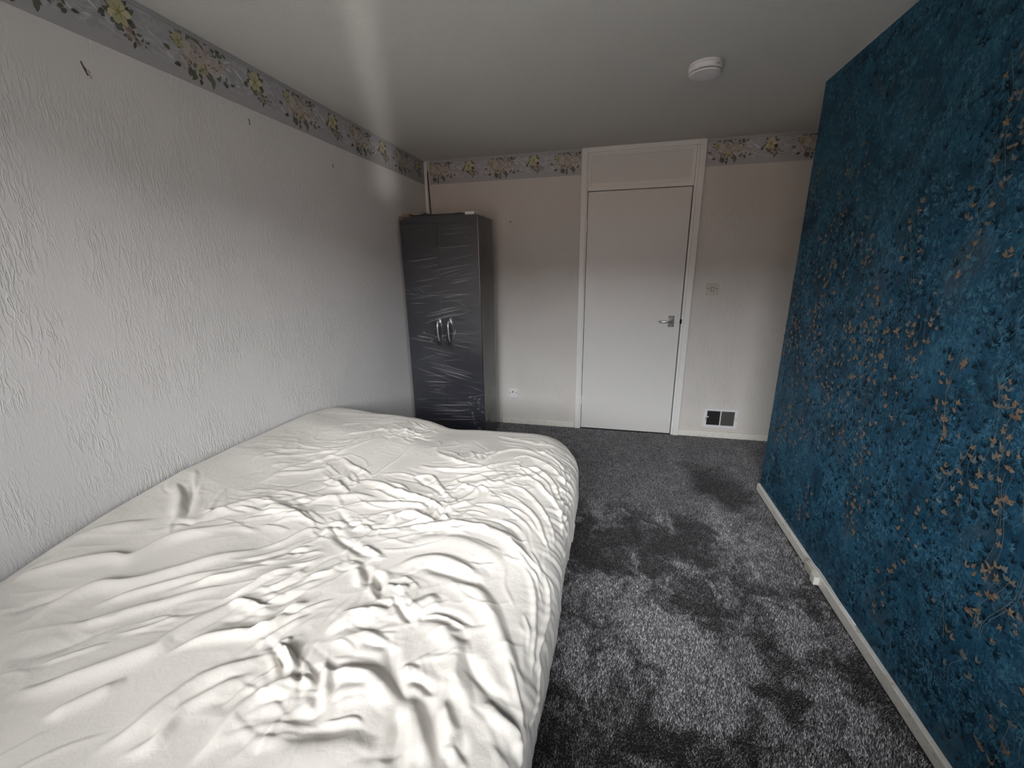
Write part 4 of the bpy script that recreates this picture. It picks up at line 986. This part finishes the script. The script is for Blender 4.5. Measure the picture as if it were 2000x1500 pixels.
def vent():
    x0, x1, z0, z1 = 0.806, 1.072, 0.088, 0.258
    root = tag(empty('air_vent', ((x0+x1)/2, YB, z0)), 'white framed air vent with dark vertical louvres near the floor', 'vent')
    L = lambda *b: in_local(root, boxes(*b))
    w = 0.026; y0 = YB-0.010; y1 = YB-0.0005
    fr = L((x0, x1, y0, y1, z0, z0+w*0.85), (x0, x1, y0, y1, z1-w*0.85, z1), (x0, x0+w, y0, y1, z0+w*0.85, z1-w*0.85), (x1-w, x1, y0, y1, z0+w*0.85, z1-w*0.85))
    obj('frame', fr, M['vent_white'], root)
    xm = (x0+x1)/2
    obj('centre_bar', L((xm-0.004, xm+0.004, y0-0.001, y1, z0+w*0.85, z1-w*0.85)), M['vent_white'], root)
    obj('backing', L((x0+w, x1-w, YB-0.0022, YB-0.0008, z0+w*0.85, z1-w*0.85)), M['dark'], root)
    for half, m, tilt in ((0, M['vent_dark'], 0.35), (1, M['vent_grey'], 0.9)):
        a = x0+w+0.002 if half == 0 else xm+0.005; b = xm-0.005 if half == 0 else x1-w-0.002
        n = 16; me = None
        for k in range(n):
            c = a+(b-a)*(k+0.5)/n
            if me is None:
                bm = bmesh.new(); box(bm, -0.0007, 0.0007, -0.0025, 0.0025, z0+w*0.85+0.001-z0, z1-w*0.85-0.001-z0)
                bmesh.ops.rotate(bm, verts=bm.verts, cent=(0, 0, 0), matrix=Matrix.Rotation(-tilt, 3, 'Z'))
                o = obj('louvre', bm, m, root); me = o.data
            else: o = link('louvre', me, None, root)
            o.location = (c-root.location.x, -0.0062, 0)
    obj('lever', L((x0+0.010, x0+0.040, y0-0.008, y0, z0+0.092, z0+0.099)), M['vent_white'], root, bevel=0.0015)
    obj('lever_slot', L((x0+0.0175, x0+0.0215, y0-0.0006, y0+0.002, z0+0.058, z0+0.092)), M['dark'], root)
    b = lathe([(0, 0), (0.004, 0), (0.004, 0.001), (0, 0.0015)], 12, 'Y'); move(b, x1-0.012, y0, (z0+z1)/2)
    obj('screw', in_local(root, b), M['screw'], root)
vent()

def corner_trunking():
    o = obj('cable_trunking', boxes((XL+0.0012, XL+0.026, YB-0.016, YB-0.0005, 0.06, H-0.012)), M['paint'], bevel=0.002)
    tag(o, 'thin white cable trunking up the corner behind the wardrobe', 'trunking')
    bm = tube(bmesh.new(), [(XL+0.032, YB-0.010, 2.225), (XL+0.033, YB-0.008, 2.1), (XL+0.036, YB-0.007, 1.95), (XL+0.040, YB-0.007, 1.83), (XL+0.044, YB-0.008, 1.55), (XL+0.045, YB-0.008, 0.9)], 0.0042, 8)
    tag(obj('hanging_cable', bm, M['black'], smooth=True), 'thin black cable hanging beside the corner trunking', 'cable')
corner_trunking()

def skirting_box():
    y = 1.90; xf = XR-0.018
    root = tag(empty('junction_box', (xf, y, 0)), 'old cream junction box stuck on the skirting of the blue wall', 'junction box')
    bm = boxes((-0.016, -0.0005, -0.016, 0.062, 0.004, 0.046)); obj('back_box', bm, M['cream_plastic'], root, bevel=0.005)
    bm = boxes((-0.024, -0.0005, -0.058, -0.020, 0.004, 0.044)); obj('cover', bm, M['skirt'], root, bevel=0.002)
    # thin wire along the top of the skirting
    pts = [(xf-0.006, y+0.07, 0.052), (xf+0.003, y+0.03, 0.058), (xf+0.008, y-0.03, 0.060), (xf+0.010, y-0.10, 0.055), (xf+0.012, y-0.2, 0.0485), (xf+0.013, y-0.32, 0.0478)]
    tag(obj('wire', tube(bmesh.new(), pts, 0.0021, 8), M['plastic'], smooth=True), 'thin white wire along the top of the right skirting', 'wire')
skirting_box()

# marks on the papered walls
def mark(parent, name, place, poly, m):
    bm = bmesh.new(); vs_ = [bm.verts.new(place(a, b)) for a, b in poly]
    f = bm.faces.new(vs_); r = bmesh.ops.extrude_face_region(bm, geom=[f])
    n = Vector((0.0007, 0, 0)) if parent is wall_left else Vector((0, -0.0007, 0))
    bmesh.ops.translate(bm, verts=[v for v in r['geom'] if isinstance(v, bmesh.types.BMVert)], vec=n)
    obj(name, bm, m, parent)
M['scuff'] = mat('torn_paper_brown', (0.13, 0.09, 0.07), 0.9)
M['scuff_pale'] = mat('torn_paper_pale', (0.40, 0.34, 0.30), 0.9)
M['hole'] = mat('chipped_paper', (0.22, 0.20, 0.18), 0.9)
lw = lambda a, b: (XL+0.0002, a, b)
mark(wall_left, 'torn_patch', lw, [(1.130, 2.046), (1.134, 2.048), (1.138, 2.036), (1.143, 2.030), (1.142, 2.020), (1.146, 2.013), (1.141, 2.012), (1.137, 2.022), (1.134, 2.030)], M['scuff'])
mark(wall_left, 'torn_patch', lw, [(1.146, 2.030), (1.152, 2.027), (1.150, 2.016), (1.154, 2.008), (1.148, 2.006), (1.147, 2.018)], M['scuff_pale'])
mark(wall_left, 'nail_hole', lw, [(1.752, 2.075), (1.758, 2.079), (1.762, 2.070), (1.759, 2.052), (1.753, 2.054), (1.756, 2.065)], M['hole'])
mark(wall_left, 'nail_hole', lw, [(2.324, 2.016), (2.330, 2.019), (2.334, 2.006), (2.331, 1.992), (2.326, 1.996)], M['hole'])
bw = lambda a, b: (a, YB-0.0002, b)
mark(wall_back, 'nail_hole', bw, [(-0.862+0.005*math.cos(k*PI/4), 1.798+0.006*math.sin(k*PI/4)) for k in range(8)], M['dark'])
